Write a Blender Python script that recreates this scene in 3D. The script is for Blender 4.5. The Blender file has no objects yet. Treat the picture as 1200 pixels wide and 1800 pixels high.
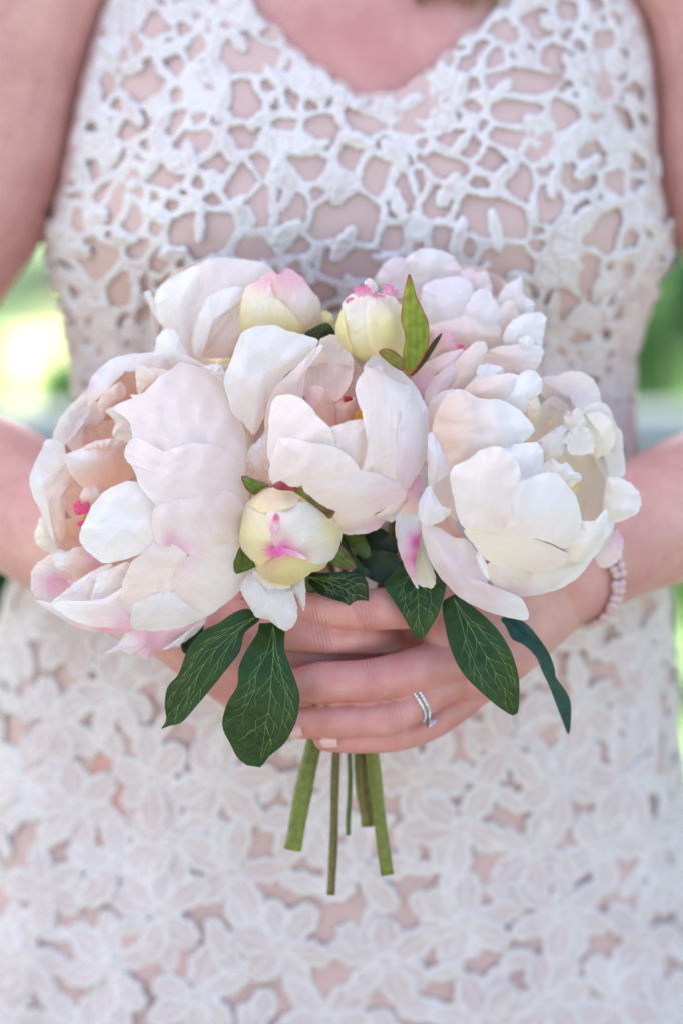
import bpy, math, random
import numpy as np
rng = np.random.default_rng(7); random.seed(7)
S = bpy.context.scene; COL = S.collection
R = math.radians
# ---------------------------------------------------------------- camera
PITCH = R(10.0); D = 1.10; K = 36/85/1800
cp, sp = math.cos(PITCH), math.sin(PITCH)
FV = np.array([0, cp, -sp]); UV = np.array([0, sp, cp]); RV = np.array([1., 0, 0])
CAM = np.array([0, 0, 1.0]) - D*FV
cd = bpy.data.cameras.new('camera'); cam = bpy.data.objects.new('camera', cd); COL.objects.link(cam)
cam.location = CAM; cam.rotation_euler = (R(90)-PITCH, 0, 0)
cd.lens = 85; cd.sensor_width = 36; cd.sensor_fit = 'AUTO'; cd.clip_end = 400; cd.clip_start = .05
cd.dof.use_dof = True; cd.dof.focus_distance = D-.022; cd.dof.aperture_fstop = 2.9
S.camera = cam
# ---------------------------------------------------------------- light
SUN_EL, SUN_AZ = 55, -28          # sun stands behind the woman, a little to the left
w = bpy.data.worlds.new('World'); S.world = w; w.use_nodes = True
nt = w.node_tree; bg = nt.nodes['Background']
sk = nt.nodes.new('ShaderNodeTexSky'); sk.sky_type = 'NISHITA'; sk.sun_disc = False
sk.sun_elevation = R(SUN_EL); sk.sun_rotation = R(SUN_AZ); sk.air_density = .46; sk.dust_density = 5.0; sk.ozone_density = .6
nt.links.new(sk.outputs[0], bg.inputs[0]); bg.inputs[1].default_value = .15
sl = bpy.data.lights.new('sun', 'SUN'); sl.energy = 5.0; sl.angle = R(.6); sl.color = (1, .95, .87)
sun = bpy.data.objects.new('sun', sl); COL.objects.link(sun)
sun.rotation_euler = (-R(90-SUN_EL), 0, -R(SUN_AZ))
S.view_settings.view_transform = 'Standard'; S.view_settings.look = 'None'
S.view_settings.exposure = 2.52; S.view_settings.gamma = 1
S.render.engine = 'CYCLES'
S.cycles.use_denoising = True; S.cycles.max_bounces = 10; S.cycles.transmission_bounces = 8; S.cycles.diffuse_bounces = 6
S.cycles.sample_clamp_indirect = 8
# ---------------------------------------------------------------- helpers
def P(px, py, d):
    """point seen at photo pixel (px,py), d mm behind the bouquet plane"""
    px = np.asarray(px, float); py = np.asarray(py, float); z = D+np.asarray(d, float)/1000
    a = (px-600)*K*z; b = (900-py)*K*z
    return CAM+z[..., None]*FV+a[..., None]*RV+b[..., None]*UV
def V(px, py, Y):
    a = (px-600)*K; b = (900-py)*K
    v = FV+a*RV+b*UV
    return CAM+v*((Y-CAM[1])/v[1])
def proj(X):
    rel = X-CAM; z = rel@FV
    return 600+(rel@RV)/z/K, 900-(rel@UV)/z/K
MATS = {}
def nodes(name):
    m = bpy.data.materials.new(name); m.use_nodes = True; MATS[name] = m
    t = m.node_tree; return m, t, t.nodes['Principled BSDF'], t.nodes['Material Output']
def N(t, typ, **kw):
    n = t.nodes.new(typ)
    for k, v in kw.items():
        if k.startswith('i_'):
            key = k[2:]; n.inputs[int(key) if key.isdigit() else key].default_value = v
        else: setattr(n, k, v)
    return n
def mesh_obj(name, v, f, mat=None, parent=None, smooth=True, cols=None, uv=None, attrs=None):
    me = bpy.data.meshes.new(name)
    v = np.asarray(v, np.float32); 
    if isinstance(f, np.ndarray):
        n, k = f.shape
        me.vertices.add(len(v)); me.vertices.foreach_set('co', v.ravel())
        me.loops.add(n*k); me.loops.foreach_set('vertex_index', f.astype(np.int32).ravel())
        me.polygons.add(n); me.polygons.foreach_set('loop_start', np.arange(0, n*k, k, dtype=np.int32))
        me.update(calc_edges=True); me.validate()
    else:
        me.from_pydata(v.tolist(), [], f); me.update()
    if smooth: me.polygons.foreach_set('use_smooth', [True]*len(me.polygons))
    if cols is not None:
        a = me.color_attributes.new('tint', 'FLOAT_COLOR', 'POINT')
        c = np.ones((len(v), 4), np.float32); c[:, :3] = cols; a.data.foreach_set('color', c.ravel())
    if uv is not None:
        a = me.attributes.new('pt', 'FLOAT_VECTOR', 'POINT')
        u = np.zeros((len(v), 3), np.float32); u[:, :uv.shape[1]] = uv; a.data.foreach_set('vector', u.ravel())
    for k, val in (attrs or {}).items():
        a = me.attributes.new(k, 'FLOAT', 'POINT'); a.data.foreach_set('value', np.asarray(val, np.float32))
    o = bpy.data.objects.new(name, me); COL.objects.link(o)
    if mat: me.materials.append(mat)
    if parent is not None: o.parent = parent
    return o
def thing(name, label, cat, group=None):
    o = bpy.data.objects.new(name, None); COL.objects.link(o); o.empty_display_size = .02
    o['label'] = label; o['category'] = cat
    if group: o['group'] = group
    return o
def tag(o, label, cat, group=None):
    o['label'] = label; o['category'] = cat
    if group: o['group'] = group
    return o
def structure(o): o['kind'] = 'structure'; return o
def box(x0, x1, y0, y1, z0, z1, bev=0):
    import bmesh
    bm = bmesh.new(); bmesh.ops.create_cube(bm, size=1)
    for q in bm.verts:
        q.co = ((x0+x1)/2+q.co.x*(x1-x0), (y0+y1)/2+q.co.y*(y1-y0), (z0+z1)/2+q.co.z*(z1-z0))
    if bev: bmesh.ops.bevel(bm, geom=bm.edges[:], offset=bev, segments=2, affect='EDGES')
    v = [tuple(q.co) for q in bm.verts]; bm.verts.index_update(); f = [[q.index for q in p.verts] for p in bm.faces]
    bm.free(); return v, f
def catmull(p, n, closed=False):
    p = np.asarray(p, float); m = len(p)
    segs = m if closed else m-1
    t = np.linspace(0, segs, n, endpoint=not closed); i = np.minimum(t.astype(int), segs-1); u = (t-i)[:, None]
    if closed: g = lambda k: p[(i+k) % m]
    else:
        q = np.vstack([2*p[0]-p[1], p, 2*p[-1]-p[-2]]); g = lambda k: q[i+k+1]
    a, b, c, d = g(-1), g(0), g(1), g(2)
    return .5*(2*b+(c-a)*u+(2*a-5*b+4*c-d)*u*u+(3*b-a-3*c+d)*u**3)
def tube(pts, rad, ns=16, flat=None, n=None, cap=True):
    """pts (m,3) world, rad (m,), smooth tube with rounded ends; flat=(axis vec, factor)"""
    pts = np.asarray(pts, float); rad = np.asarray(rad, float)
    n = n or max(8, len(pts)*6)
    q = catmull(np.hstack([pts, rad[:, None]]), n)
    c, r = q[:, :3], np.maximum(q[:, 3], 1e-5)
    tg = np.gradient(c, axis=0); tg /= np.linalg.norm(tg, axis=1)[:, None]
    if cap:
        k = 5; e = np.linspace(0, 1, k+1)[1:]
        def capr(c0, t0, r0, s):
            ang = e*math.pi/2
            return c0+s*t0*np.sin(ang)[:, None]*r0, np.maximum(r0*np.cos(ang), r0*.03)
        c1, r1 = capr(c[-1], tg[-1], r[-1], 1); c0, r0 = capr(c[0], tg[0], r[0], -1)
        c = np.vstack([c0[::-1], c, c1]); r = np.concatenate([r0[::-1], r, r1])
        tg = np.vstack([np.repeat(tg[:1], k, 0), tg, np.repeat(tg[-1:], k, 0)])
    up = np.array([0, 0, 1.]) if abs(tg[len(tg)//2][2]) < .9 else np.array([0, 1., 0])
    verts = []
    for ci, ti, ri in zip(c, tg, r):
        s = np.cross(ti, up); s /= np.linalg.norm(s); b = np.cross(s, ti); up = b
        a = np.linspace(0, 2*math.pi, ns, endpoint=False)
        off = ri*(np.cos(a)[:, None]*s+np.sin(a)[:, None]*b)
        if flat is not None:
            ax = np.asarray(flat[0]); off = off-(off@ax)[:, None]*ax*(1-flat[1])
        verts.append(ci+off)
    m = len(verts); v = np.vstack(verts); f = []
    for i in range(m-1):
        for j in range(ns):
            f.append([i*ns+j, i*ns+(j+1) % ns, (i+1)*ns+(j+1) % ns, (i+1)*ns+j])
    f.append(list(range(ns))[::-1]); f.append([(m-1)*ns+j for j in range(ns)])
    return v, f
class MB:
    def __init__(s): s.v = []; s.f = []; s.n = 0
    def add(s, v, f):
        s.v.append(np.asarray(v, float)); s.f += [[i+s.n for i in p] for p in f]; s.n += len(v); return s
    def build(s, name, mat, parent=None, **kw): return mesh_obj(name, np.vstack(s.v), s.f, mat, parent, **kw)
def wnoise(x, y, seed, sc, k=6):
    """smooth random field, about -1..1"""
    r = np.random.default_rng(seed); o = 0
    for _ in range(k):
        a = r.uniform(0, 6.28); f = r.uniform(.6, 1.6)/sc; o = o+np.sin((np.cos(a)*x+np.sin(a)*y)*f*6.28+r.uniform(0, 6.28))
    return o/math.sqrt(k)
# ---------------------------------------------------------------- materials
def mat_plain(name, col, rough=.6, noise=0, nsc=30, metal=0, bump=0, bsc=200, spec=.5):
    m, t, b, o = nodes(name); b.inputs['Base Color'].default_value = (*col, 1); b.inputs['Roughness'].default_value = rough
    b.inputs['Metallic'].default_value = metal; b.inputs['Specular IOR Level'].default_value = spec
    tc = N(t, 'ShaderNodeTexCoord')
    if noise:
        n = N(t, 'ShaderNodeTexNoise', i_Scale=nsc, i_Detail=6.); t.links.new(tc.outputs['Object'], n.inputs['Vector'])
        r = N(t, 'ShaderNodeMixRGB', blend_type='MULTIPLY'); r.inputs[0].default_value = 1
        mr = N(t, 'ShaderNodeMapRange', i_3=1-noise, i_4=1+noise); t.links.new(n.outputs[0], mr.inputs[0])
        r.inputs[1].default_value = (*col, 1); t.links.new(mr.outputs[0], r.inputs[2]); t.links.new(r.outputs[0], b.inputs['Base Color'])
    if bump:
        n = N(t, 'ShaderNodeTexNoise', i_Scale=bsc, i_Detail=5.); t.links.new(tc.outputs['Object'], n.inputs['Vector'])
        bp = N(t, 'ShaderNodeBump', i_Strength=bump, i_Distance=.002); t.links.new(n.outputs[0], bp.inputs['Height']); t.links.new(bp.outputs[0], b.inputs['Normal'])
    return m
def mat_petal():
    m, t, b, o = nodes('petal_fabric')
    at = N(t, 'ShaderNodeAttribute', attribute_name='tint'); pt = N(t, 'ShaderNodeAttribute', attribute_name='pt')
    mp = N(t, 'ShaderNodeMapping'); mp.inputs['Scale'].default_value = (2.0, 11, 1); t.links.new(pt.outputs['Vector'], mp.inputs['Vector'])
    n1 = N(t, 'ShaderNodeTexNoise', i_Scale=1.0, i_Detail=6., i_Roughness=.6); t.links.new(mp.outputs[0], n1.inputs['Vector'])
    tc = N(t, 'ShaderNodeTexCoord')
    n2 = N(t, 'ShaderNodeTexNoise', i_Scale=900., i_Detail=3.); t.links.new(tc.outputs['Object'], n2.inputs['Vector'])
    n3 = N(t, 'ShaderNodeTexNoise', noise_type='RIDGED_MULTIFRACTAL', i_Scale=55., i_Detail=3.); t.links.new(tc.outputs['Object'], n3.inputs['Vector'])
    ad = N(t, 'ShaderNodeMath', operation='MULTIPLY_ADD', i_1=.12); t.links.new(n2.outputs[0], ad.inputs[0]); t.links.new(n1.outputs[0], ad.inputs[2])
    ad2 = N(t, 'ShaderNodeMath', operation='MULTIPLY_ADD', i_1=.16); t.links.new(n3.outputs[0], ad2.inputs[0]); t.links.new(ad.outputs[0], ad2.inputs[2])
    bp = N(t, 'ShaderNodeBump', i_Strength=.20, i_Distance=.0013); t.links.new(ad2.outputs[0], bp.inputs['Height'])
    mr = N(t, 'ShaderNodeMapRange', i_1=.3, i_2=.7, i_3=.955, i_4=1.02); t.links.new(n1.outputs[0], mr.inputs[0])
    mx = N(t, 'ShaderNodeMixRGB', blend_type='MULTIPLY', i_0=1.); t.links.new(at.outputs['Color'], mx.inputs[1]); t.links.new(mr.outputs[0], mx.inputs[2])
    t.links.new(mx.outputs[0], b.inputs['Base Color']); t.links.new(bp.outputs[0], b.inputs['Normal'])
    b.inputs['Roughness'].default_value = .62; b.inputs['Specular IOR Level'].default_value = .25
    b.inputs['Sheen Weight'].default_value = .12
    tr = N(t, 'ShaderNodeBsdfTranslucent'); t.links.new(mx.outputs[0], tr.inputs[0]); t.links.new(bp.outputs[0], tr.inputs['Normal'])
    ms = N(t, 'ShaderNodeMixShader', i_0=.35); t.links.new(b.outputs[0], ms.inputs[1]); t.links.new(tr.outputs[0], ms.inputs[2])
    t.links.new(ms.outputs[0], o.inputs[0]); return m
M_PETAL = mat_petal()
def mat_leaf(name, rough=.42, tr=.12):
    m, t, b, o = nodes(name)
    at = N(t, 'ShaderNodeAttribute', attribute_name='tint'); tc = N(t, 'ShaderNodeTexCoord')
    n = N(t, 'ShaderNodeTexNoise', i_Scale=260., i_Detail=5.); t.links.new(tc.outputs['Object'], n.inputs['Vector'])
    mr = N(t, 'ShaderNodeMapRange', i_1=.3, i_2=.7, i_3=.75, i_4=1.25); t.links.new(n.outputs[0], mr.inputs[0])
    mx = N(t, 'ShaderNodeMixRGB', blend_type='MULTIPLY', i_0=1.); t.links.new(at.outputs['Color'], mx.inputs[1]); t.links.new(mr.outputs[0], mx.inputs[2])
    t.links.new(mx.outputs[0], b.inputs['Base Color'])
    n2 = N(t, 'ShaderNodeTexVoronoi', i_Scale=420.); t.links.new(tc.outputs['Object'], n2.inputs['Vector'])
    bp = N(t, 'ShaderNodeBump', i_Strength=.25, i_Distance=.001); t.links.new(n2.outputs[0], bp.inputs['Height']); t.links.new(bp.outputs[0], b.inputs['Normal'])
    b.inputs['Roughness'].default_value = rough; b.inputs['Specular IOR Level'].default_value = .28
    ts = N(t, 'ShaderNodeBsdfTranslucent'); t.links.new(mx.outputs[0], ts.inputs[0])
    ms = N(t, 'ShaderNodeMixShader', i_0=tr); t.links.new(b.outputs[0], ms.inputs[1]); t.links.new(ts.outputs[0], ms.inputs[2]); t.links.new(ms.outputs[0], o.inputs[0])
    return m
M_LEAF = mat_leaf('leaf_fabric', .36, .06); M_SEPAL = mat_leaf('sepal_fabric', .5, .2); M_VEIN = mat_plain('leaf_vein_print', (.13, .22, .045), .45)
M_STEM = mat_leaf('stem_plastic', .3, 0)
def mat_skin():
    m, t, b, o = nodes('skin')
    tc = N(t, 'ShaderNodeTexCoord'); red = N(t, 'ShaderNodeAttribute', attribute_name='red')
    n = N(t, 'ShaderNodeTexNoise', i_Scale=28., i_Detail=7., i_Roughness=.65); t.links.new(tc.outputs['Object'], n.inputs['Vector'])
    cr = N(t, 'ShaderNodeValToRGB'); cr.color_ramp.elements[0].position = .38; cr.color_ramp.elements[1].position = .62
    cr.color_ramp.elements[0].color = (.55, .265, .235, 1); cr.color_ramp.elements[1].color = (.66, .365, .315, 1); t.links.new(n.outputs[0], cr.inputs[0])
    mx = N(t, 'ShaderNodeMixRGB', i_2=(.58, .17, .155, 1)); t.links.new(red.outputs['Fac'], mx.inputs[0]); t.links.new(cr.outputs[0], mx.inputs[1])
    t.links.new(mx.outputs[0], b.inputs['Base Color'])
    b.inputs['Roughness'].default_value = .42; b.inputs['Specular IOR Level'].default_value = .45
    b.inputs['Subsurface Weight'].default_value = .25; b.inputs['Subsurface Radius'].default_value = (1, .35, .2); b.inputs['Subsurface Scale'].default_value = .003
    wr = N(t, 'ShaderNodeAttribute', attribute_name='wr'); wm = N(t, 'ShaderNodeAttribute', attribute_name='wm')
    nn = N(t, 'ShaderNodeTexNoise', i_Scale=180., i_Detail=3.); t.links.new(tc.outputs['Object'], nn.inputs['Vector'])
    a = N(t, 'ShaderNodeMath', operation='MULTIPLY_ADD', i_1=2.6); t.links.new(nn.outputs[0], a.inputs[0]); t.links.new(wr.outputs['Fac'], a.inputs[2])
    s = N(t, 'ShaderNodeMath', operation='SINE'); t.links.new(a.outputs[0], s.inputs[0])
    s2 = N(t, 'ShaderNodeMath', operation='MULTIPLY'); t.links.new(s.outputs[0], s2.inputs[0]); t.links.new(wm.outputs['Fac'], s2.inputs[1])
    np_ = N(t, 'ShaderNodeTexVoronoi', i_Scale=700.); t.links.new(tc.outputs['Object'], np_.inputs['Vector'])
    h = N(t, 'ShaderNodeMath', operation='MULTIPLY_ADD', i_1=.10); t.links.new(np_.outputs[0], h.inputs[0]); t.links.new(s2.outputs[0], h.inputs[2])
    bp = N(t, 'ShaderNodeBump', i_Strength=.45, i_Distance=.0012); t.links.new(h.outputs[0], bp.inputs['Height']); t.links.new(bp.outputs[0], b.inputs['Normal'])
    return m
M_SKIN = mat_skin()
M_LINING = mat_plain('nude_lining', (.62, .435, .395), .75, .06, 60, bump=.15, bsc=900, spec=.2)
def mat_lace():
    m, t, b, o = nodes('guipure_lace')
    tc = N(t, 'ShaderNodeTexCoord'); at = N(t, 'ShaderNodeAttribute', attribute_name='cord')
    mx = N(t, 'ShaderNodeMixRGB', i_1=(.62, .50, .475, 1), i_2=(.77, .725, .705, 1)); t.links.new(at.outputs['Fac'], mx.inputs[0])
    t.links.new(mx.outputs[0], b.inputs['Base Color'])
    n = N(t, 'ShaderNodeTexNoise', i_Scale=800., i_Detail=4.); t.links.new(tc.outputs['Object'], n.inputs['Vector'])
    bp = N(t, 'ShaderNodeBump', i_Strength=.5, i_Distance=.0010); t.links.new(n.outputs[0], bp.inputs['Height']); t.links.new(bp.outputs[0], b.inputs['Normal'])
    b.inputs['Roughness'].default_value = .8; b.inputs['Specular IOR Level'].default_value = .15
    return m
M_LACE = mat_lace()
M_SILVER = mat_plain('white_gold', (.50, .50, .50), .22, metal=1)
def mat_gem():
    m, t, b, o = nodes('diamond'); b.inputs['Base Color'].default_value = (.95, .97, 1, 1); b.inputs['Roughness'].default_value = .02
    b.inputs['IOR'].default_value = 2.3; b.inputs['Transmission Weight'].default_value = .6; return m
M_GEM = mat_gem()
M_PEARL = mat_plain('rose_pearl', (.64, .45, .45), .15, .08, 200)
M_NAIL = mat_plain('fingernail', (.72, .47, .42), .22)
M_WOOD = mat_plain('white_painted_wood', (.40, .46, .48), .6, .06, 8)
M_LAWN = mat_plain('lawn_grass', (.055, .125, .028), .9, .4, 3)
M_PATH = mat_plain('glare_ground', (.27, .30, .13), .9, .2, 6)  # pale tone stands in for blown-out sunlight on this ground
M_HAIR = mat_plain('brown_hair', (.22, .12, .06), .45, .3, 50)
M_CEIL = mat_plain('shade_roof_white', (.75, .74, .72), .7, .03, 4)
M_DECK = mat_plain('pale_deck', (.16, .145, .13), .7, .1, 5)
M_PAVE = mat_plain('bounce_paving_stone', (.15, .14, .13), .8, .12, 4)
# ================================================================ THE SETTING
v, f = box(-120, 120, -120, 120, -.6, -.35); structure(mesh_obj('lawn', v, f, M_LAWN, smooth=False))
pv = [(-2.1, 10.4), (-1.7, 9.8), (-1.2, 11.5), (-1.0, 14.0), (-1.3, 17.0), (-2.0, 16.5)]
structure(mesh_obj('path', [(x, y, -.345) for x, y in pv]+[(x, y, -.352) for x, y in pv], [list(range(6))]+[[i, i+6, (i+1) % 6+6, (i+1) % 6] for i in range(6)], M_PATH, smooth=False))
v, f = box(-3.2, 3.2, -.8, 2.05, -.30, 0); structure(mesh_obj('pavilion_floor', v, f, M_DECK, smooth=False))
v, f = box(-3.6, 3.6, .42, 3.5, 2.75, 2.87); structure(mesh_obj('unseen_shade_roof', v, f, M_CEIL, smooth=False))  # unseen roof, added and shaped to keep the sun off the woman
v, f = box(-6, 6, -9, -.81, -.5, -.32); structure(mesh_obj('unseen_bounce_paving', v, f, M_PAVE, smooth=False))  # unseen paving added in front to bounce neutral light onto her
YR = 1.92
zr = V(0, 722, YR)[2]
rail = thing('porch_railing', 'pale painted porch railing behind the woman, blurred, crossing the picture at waist height', 'railing')
v, f = box(-3.05, 3.05, YR-.05, YR+.05, zr-.035, zr, .006); mesh_obj('top_rail', v, f, M_WOOD, rail, False)
v, f = box(-3.05, 3.05, YR-.02, YR+.02, zr-.15, zr-.036, .004); mesh_obj('rail_board', v, f, M_WOOD, rail, False)
for x in (-3.0, -1.5, 1.5, 3.0):
    v, f = box(x-.045, x+.045, YR-.045, YR+.045, 0, zr-.15 if abs(x) < 2 else 2.75, .004); mesh_obj('post', v, f, M_WOOD, rail, False)
def mat_bush(name, c1, c2):
    m, t, b, o = nodes(name); tc = N(t, 'ShaderNodeTexCoord')
    n = N(t, 'ShaderNodeTexNoise', i_Scale=2.5, i_Detail=4.); t.links.new(tc.outputs['Object'], n.inputs['Vector'])
    mx = N(t, 'ShaderNodeMixRGB', i_1=(*c1, 1), i_2=(*c2, 1)); t.links.new(n.outputs[0], mx.inputs[0])
    t.links.new(mx.outputs[0], b.inputs['Base Color']); b.inputs['Roughness'].default_value = .55
    tr = N(t, 'ShaderNodeBsdfTranslucent'); t.links.new(mx.outputs[0], tr.inputs[0])
    ms = N(t, 'ShaderNodeMixShader', i_0=.58); t.links.new(b.outputs[0], ms.inputs[1]); t.links.new(tr.outputs[0], ms.inputs[2]); t.links.new(ms.outputs[0], o.inputs[0])
    return m
M_B = [mat_bush('foliage_mid', (.07, .16, .06), (.11, .24, .10)), mat_bush('foliage_light', (.13, .27, .09), (.19, .33, .12)), mat_bush('foliage_teal', (.03, .10, .06), (.06, .17, .10))]
M_BARK = mat_plain('bark', (.12, .09, .07), .9, .3, 12)
def bush(label, cx, cy, z0, rx, rz, n, leaf, mat, name='shrub', trunk=None, cat='shrub', group='garden shrubs and trees behind the railing', lobes=7):
    root = thing(name, label, cat, group); root.location = (cx, cy, z0)
    g = np.random.default_rng(int(abs(cx*917+cy*131))+n)
    lc = g.normal(0, .42, (lobes, 3))*[rx, rx*.8, rz]*[1, 1, .9]; lr = g.uniform(.35, .6, lobes)
    k = g.integers(0, lobes, n); d = g.normal(0, 1, (n, 3)); d /= np.linalg.norm(d, axis=1)[:, None]
    d *= (g.uniform(.55, 1.0, n)**.5)[:, None]
    c = lc[k]+d*lr[k][:, None]*[rx, rx*.8, rz]; c[:, 2] += rz*(1.0 if trunk is None else 1.0)+(trunk or 0)
    c[:, 2] = np.maximum(c[:, 2], .03)
    a = g.normal(0, 1, (n, 3)); a /= np.linalg.norm(a, axis=1)[:, None]
    b = np.cross(a, g.normal(0, 1, (n, 3))); b /= np.linalg.norm(b, axis=1)[:, None]
    s = leaf*g.uniform(.6, 1.3, n)[:, None]
    v = np.stack([c-a*s, c+b*s*.45, c+a*s, c-b*s*.45], 1).reshape(-1, 3)
    mesh_obj('foliage', v, np.arange(4*n).reshape(n, 4), mat, root, smooth=False)['kind'] = 'stuff'
    top = (trunk or 0)+rz*.9
    mb = MB(); mb.add(*tube([(0, 0, -.02), (.02*top, 0, top*.5), (0, .02, top)], [.05*rx+.02, .04*rx+.015, .02], 8))
    for i in range(4):
        e = lc[i % lobes]+np.array([0, 0, rz+(trunk or 0)]); mb.add(*tube([(0.01*top, 0, top*.45), (e*.5+np.array([0, 0, top*.25])).tolist(), e.tolist()], [.03*rx+.01, .02*rx+.01, .008], 6))
    mb.build('trunk' if trunk else 'stem', M_BARK, root)
GZ = -.35
bush('low bright green shrub at the left beyond the railing, under the raised elbow', -1.12, 4.6, GZ, .45, .44, 2600, .06, M_B[0])
bush('dark teal shrub at the far left edge behind the railing', -.80, 4.0, GZ, .17, .47, 1500, .05, M_B[2])
bush('small yellow green bush at the edge of the sunlit path', -1.0, 9.0, GZ, .34, .32, 1500, .07, M_B[1])
bush('bright green bush right of the woman just above the railing', 1.15, 5.0, GZ, .55, .40, 3200, .06, M_B[1])
bush('rounded mid green bush at the right, behind the woman\'s elbow', 1.75, 7.4, GZ, .8, .34, 3600, .09, M_B[1])
bush('mid green shrub at the right below the armpit, farther back', 1.45, 9.6, GZ, .8, .36, 3200, .10, M_B[0])
bush('slim bright green bush on the sunlit path at left, near the armpit', -1.28, 7.0, GZ, .22, .44, 1000, .06, M_B[1])
bush('slim bright green bush just right of the waist beyond the railing', 1.02, 7.6, GZ, .2, .52, 1000, .06, M_B[1])
bush('slim teal green bush at the right edge beyond the railing', 1.36, 8.4, GZ, .24, .60, 1200, .07, M_B[2])
bush('low dark green plant near the skirt at the lower right edge', .98, 3.3, GZ, .22, .22, 1200, .04, M_B[2])
bush('low dark green plant near the skirt at the left edge', -.98, 2.9, GZ, .26, .40, 1400, .045, M_B[2])
bush('tall leafy tree far behind the left shoulder', -3.6, 21, GZ, 3.0, 2.4, 6000, .22, M_B[0], 'garden_tree', 1.6, 'tree')
bush('tall leafy tree far behind the right shoulder', 3.2, 18, GZ, 3.2, 2.3, 6000, .22, M_B[1], 'garden_tree', 1.0, 'tree')
bush('broad dark tree far behind the woman, hidden mostly by her body', -.3, 26, GZ, 4.0, 3.0, 6000, .25, M_B[0], 'garden_tree', 1.8, 'tree')
# ================================================================ THE WOMAN
YA = .235
TT = np.array([  # py, left px, right px (outline at the body's axis), front surface Y
 (-420, 570, 720, .200), (-330, 560, 730, .200), (-270, 540, 750, .196), (-215, 440, 850, .200), (-165, 290, 1000, .196), (-110, 200, 1090, .186), (-40, 165, 1130, .172),
 (60, 135, 1150, .155), (150, 118, 1152, .140), (300, 100, 1158, .122), (400, 92, 1170, .114), (500, 112, 1142, .122), (600, 136, 1106, .138),
 (680, 146, 1100, .143), (800, 130, 1106, .140), (950, 62, 1142, .131), (1100, 8, 1166, .122), (1300, -16, 1186, .116),
 (1500, -34, 1212, .114), (1800, -60, 1250, .116), (2300, -90, 1280, .118)], float)
_z = np.array([V(600, r[0], YA)[2] for r in TT]); _l = np.array([V(r[1], r[0], YA)[0] for r in TT]); _r = np.array([V(r[2], r[0], YA)[0] for r in TT])
_o = np.argsort(_z); _z, _l, _r, _yf = _z[_o], _l[_o], _r[_o], TT[_o, 3]
def _sm(xs, ys, q):   # monotone-ish smooth interpolation
    m = np.gradient(ys, xs); i = np.clip(np.searchsorted(xs, q)-1, 0, len(xs)-2)
    h = xs[i+1]-xs[i]; t = np.clip((q-xs[i])/h, 0, 1)
    return ys[i]*(1+2*t)*(1-t)**2+m[i]*h*t*(1-t)**2+ys[i+1]*t*t*(3-2*t)+m[i+1]*h*t*t*(t-1)
Z_BUST = V(600, 385, .12)[2]
def torso(th, z, off=0.0):
    th = np.asarray(th, float); z = np.asarray(z, float)
    l, r, yf = _sm(_z, _l, z), _sm(_z, _r, z), _sm(_z, _yf, z)
    cx, a = (l+r)/2, (r-l)/2; b = np.where(np.cos(th) > 0, YA-yf, .10*np.clip(a/.15, .45, 1.1))
    n = 2.35; c, s = np.cos(th), np.sin(th)
    x = cx+a*np.sign(s)*np.abs(s)**(2/n); y = YA-b*np.sign(c)*np.abs(c)**(2/n)
    g = np.exp(-((z-Z_BUST)/.062)**2)*(np.exp(-((x-cx-.078)/.055)**2)+np.exp(-((x-cx+.078)/.055)**2))
    y = y-.012*g*(np.cos(th) > 0)
    nx, ny = s/a, -c/b; L = np.sqrt(nx*nx+ny*ny)
    return np.stack([x+off*nx/L, y+off*ny/L, z], -1)
person = thing('person', 'woman in sleeveless white lace dress holding the peony bouquet in both hands', 'person')
# --- body parts joined, then remeshed into one skin
bodyv = MB()
zs = np.linspace(.56, _z[-1], 90); th = np.linspace(-math.pi, math.pi, 72, endpoint=False)
G = torso(th[None, :].repeat(len(zs), 0), zs[:, None].repeat(72, 1), -.0025).reshape(-1, 3)
F = [[i*72+j, i*72+(j+1) % 72, (i+1)*72+(j+1) % 72, (i+1)*72+j] for i in range(len(zs)-1) for j in range(72)]
F += [list(range(72))[::-1], [(len(zs)-1)*72+j for j in range(72)]]
bodyv.add(G, F)
def limb(pts, ns=18, flat=None, n=None):
    p = np.array(pts, float); bodyv.add(*tube(P(p[:, 0], p[:, 1], p[:, 2]), p[:, 3]/1000, ns, flat, n))
# neck, head
limb([(645, -230, 190, 52), (645, -420, 172, 50), (645, -520, 165, 52)])
limb([(645, -500, 125, 40), (645, -560, 150, 66), (645, -700, 160, 76), (645, -800, 165, 66)], 28)
limb([(645, -640, 92, 9), (645, -600, 72, 11), (645, -585, 82, 9)])
for sx in (-1, 1): limb([(645+sx*215, -690, 165, 9), (645+sx*222, -640, 165, 12), (645+sx*212, -580, 162, 8)])
# arms  (px, py, d, r mm)
limb([(150, -190, 195, 46), (75, -110, 180, 56), (22, 0, 172, 52), (-5, 150, 172, 48), (-37, 300, 176, 46), (-145, 500, 188, 43.5), (-262, 690, 196, 41), (-250, 780, 190, 41), (-140, 835, 172, 41), (0, 868, 148, 37.5), (140, 960, 110, 31), (285, 1062, 62, 25)], 28, n=90)
limb([(1150, -190, 195, 46), (1222, -110, 180, 56), (1285, 0, 172, 50), (1308, 130, 172, 48), (1304, 290, 176, 45), (1345, 430, 184, 43), (1455, 640, 196, 41), (1470, 745, 192, 41), (1370, 830, 172, 41), (1205, 893, 128, 36), (1092, 945, 95, 30.5), (985, 1012, 66, 25.5)], 28, n=90)
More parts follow.
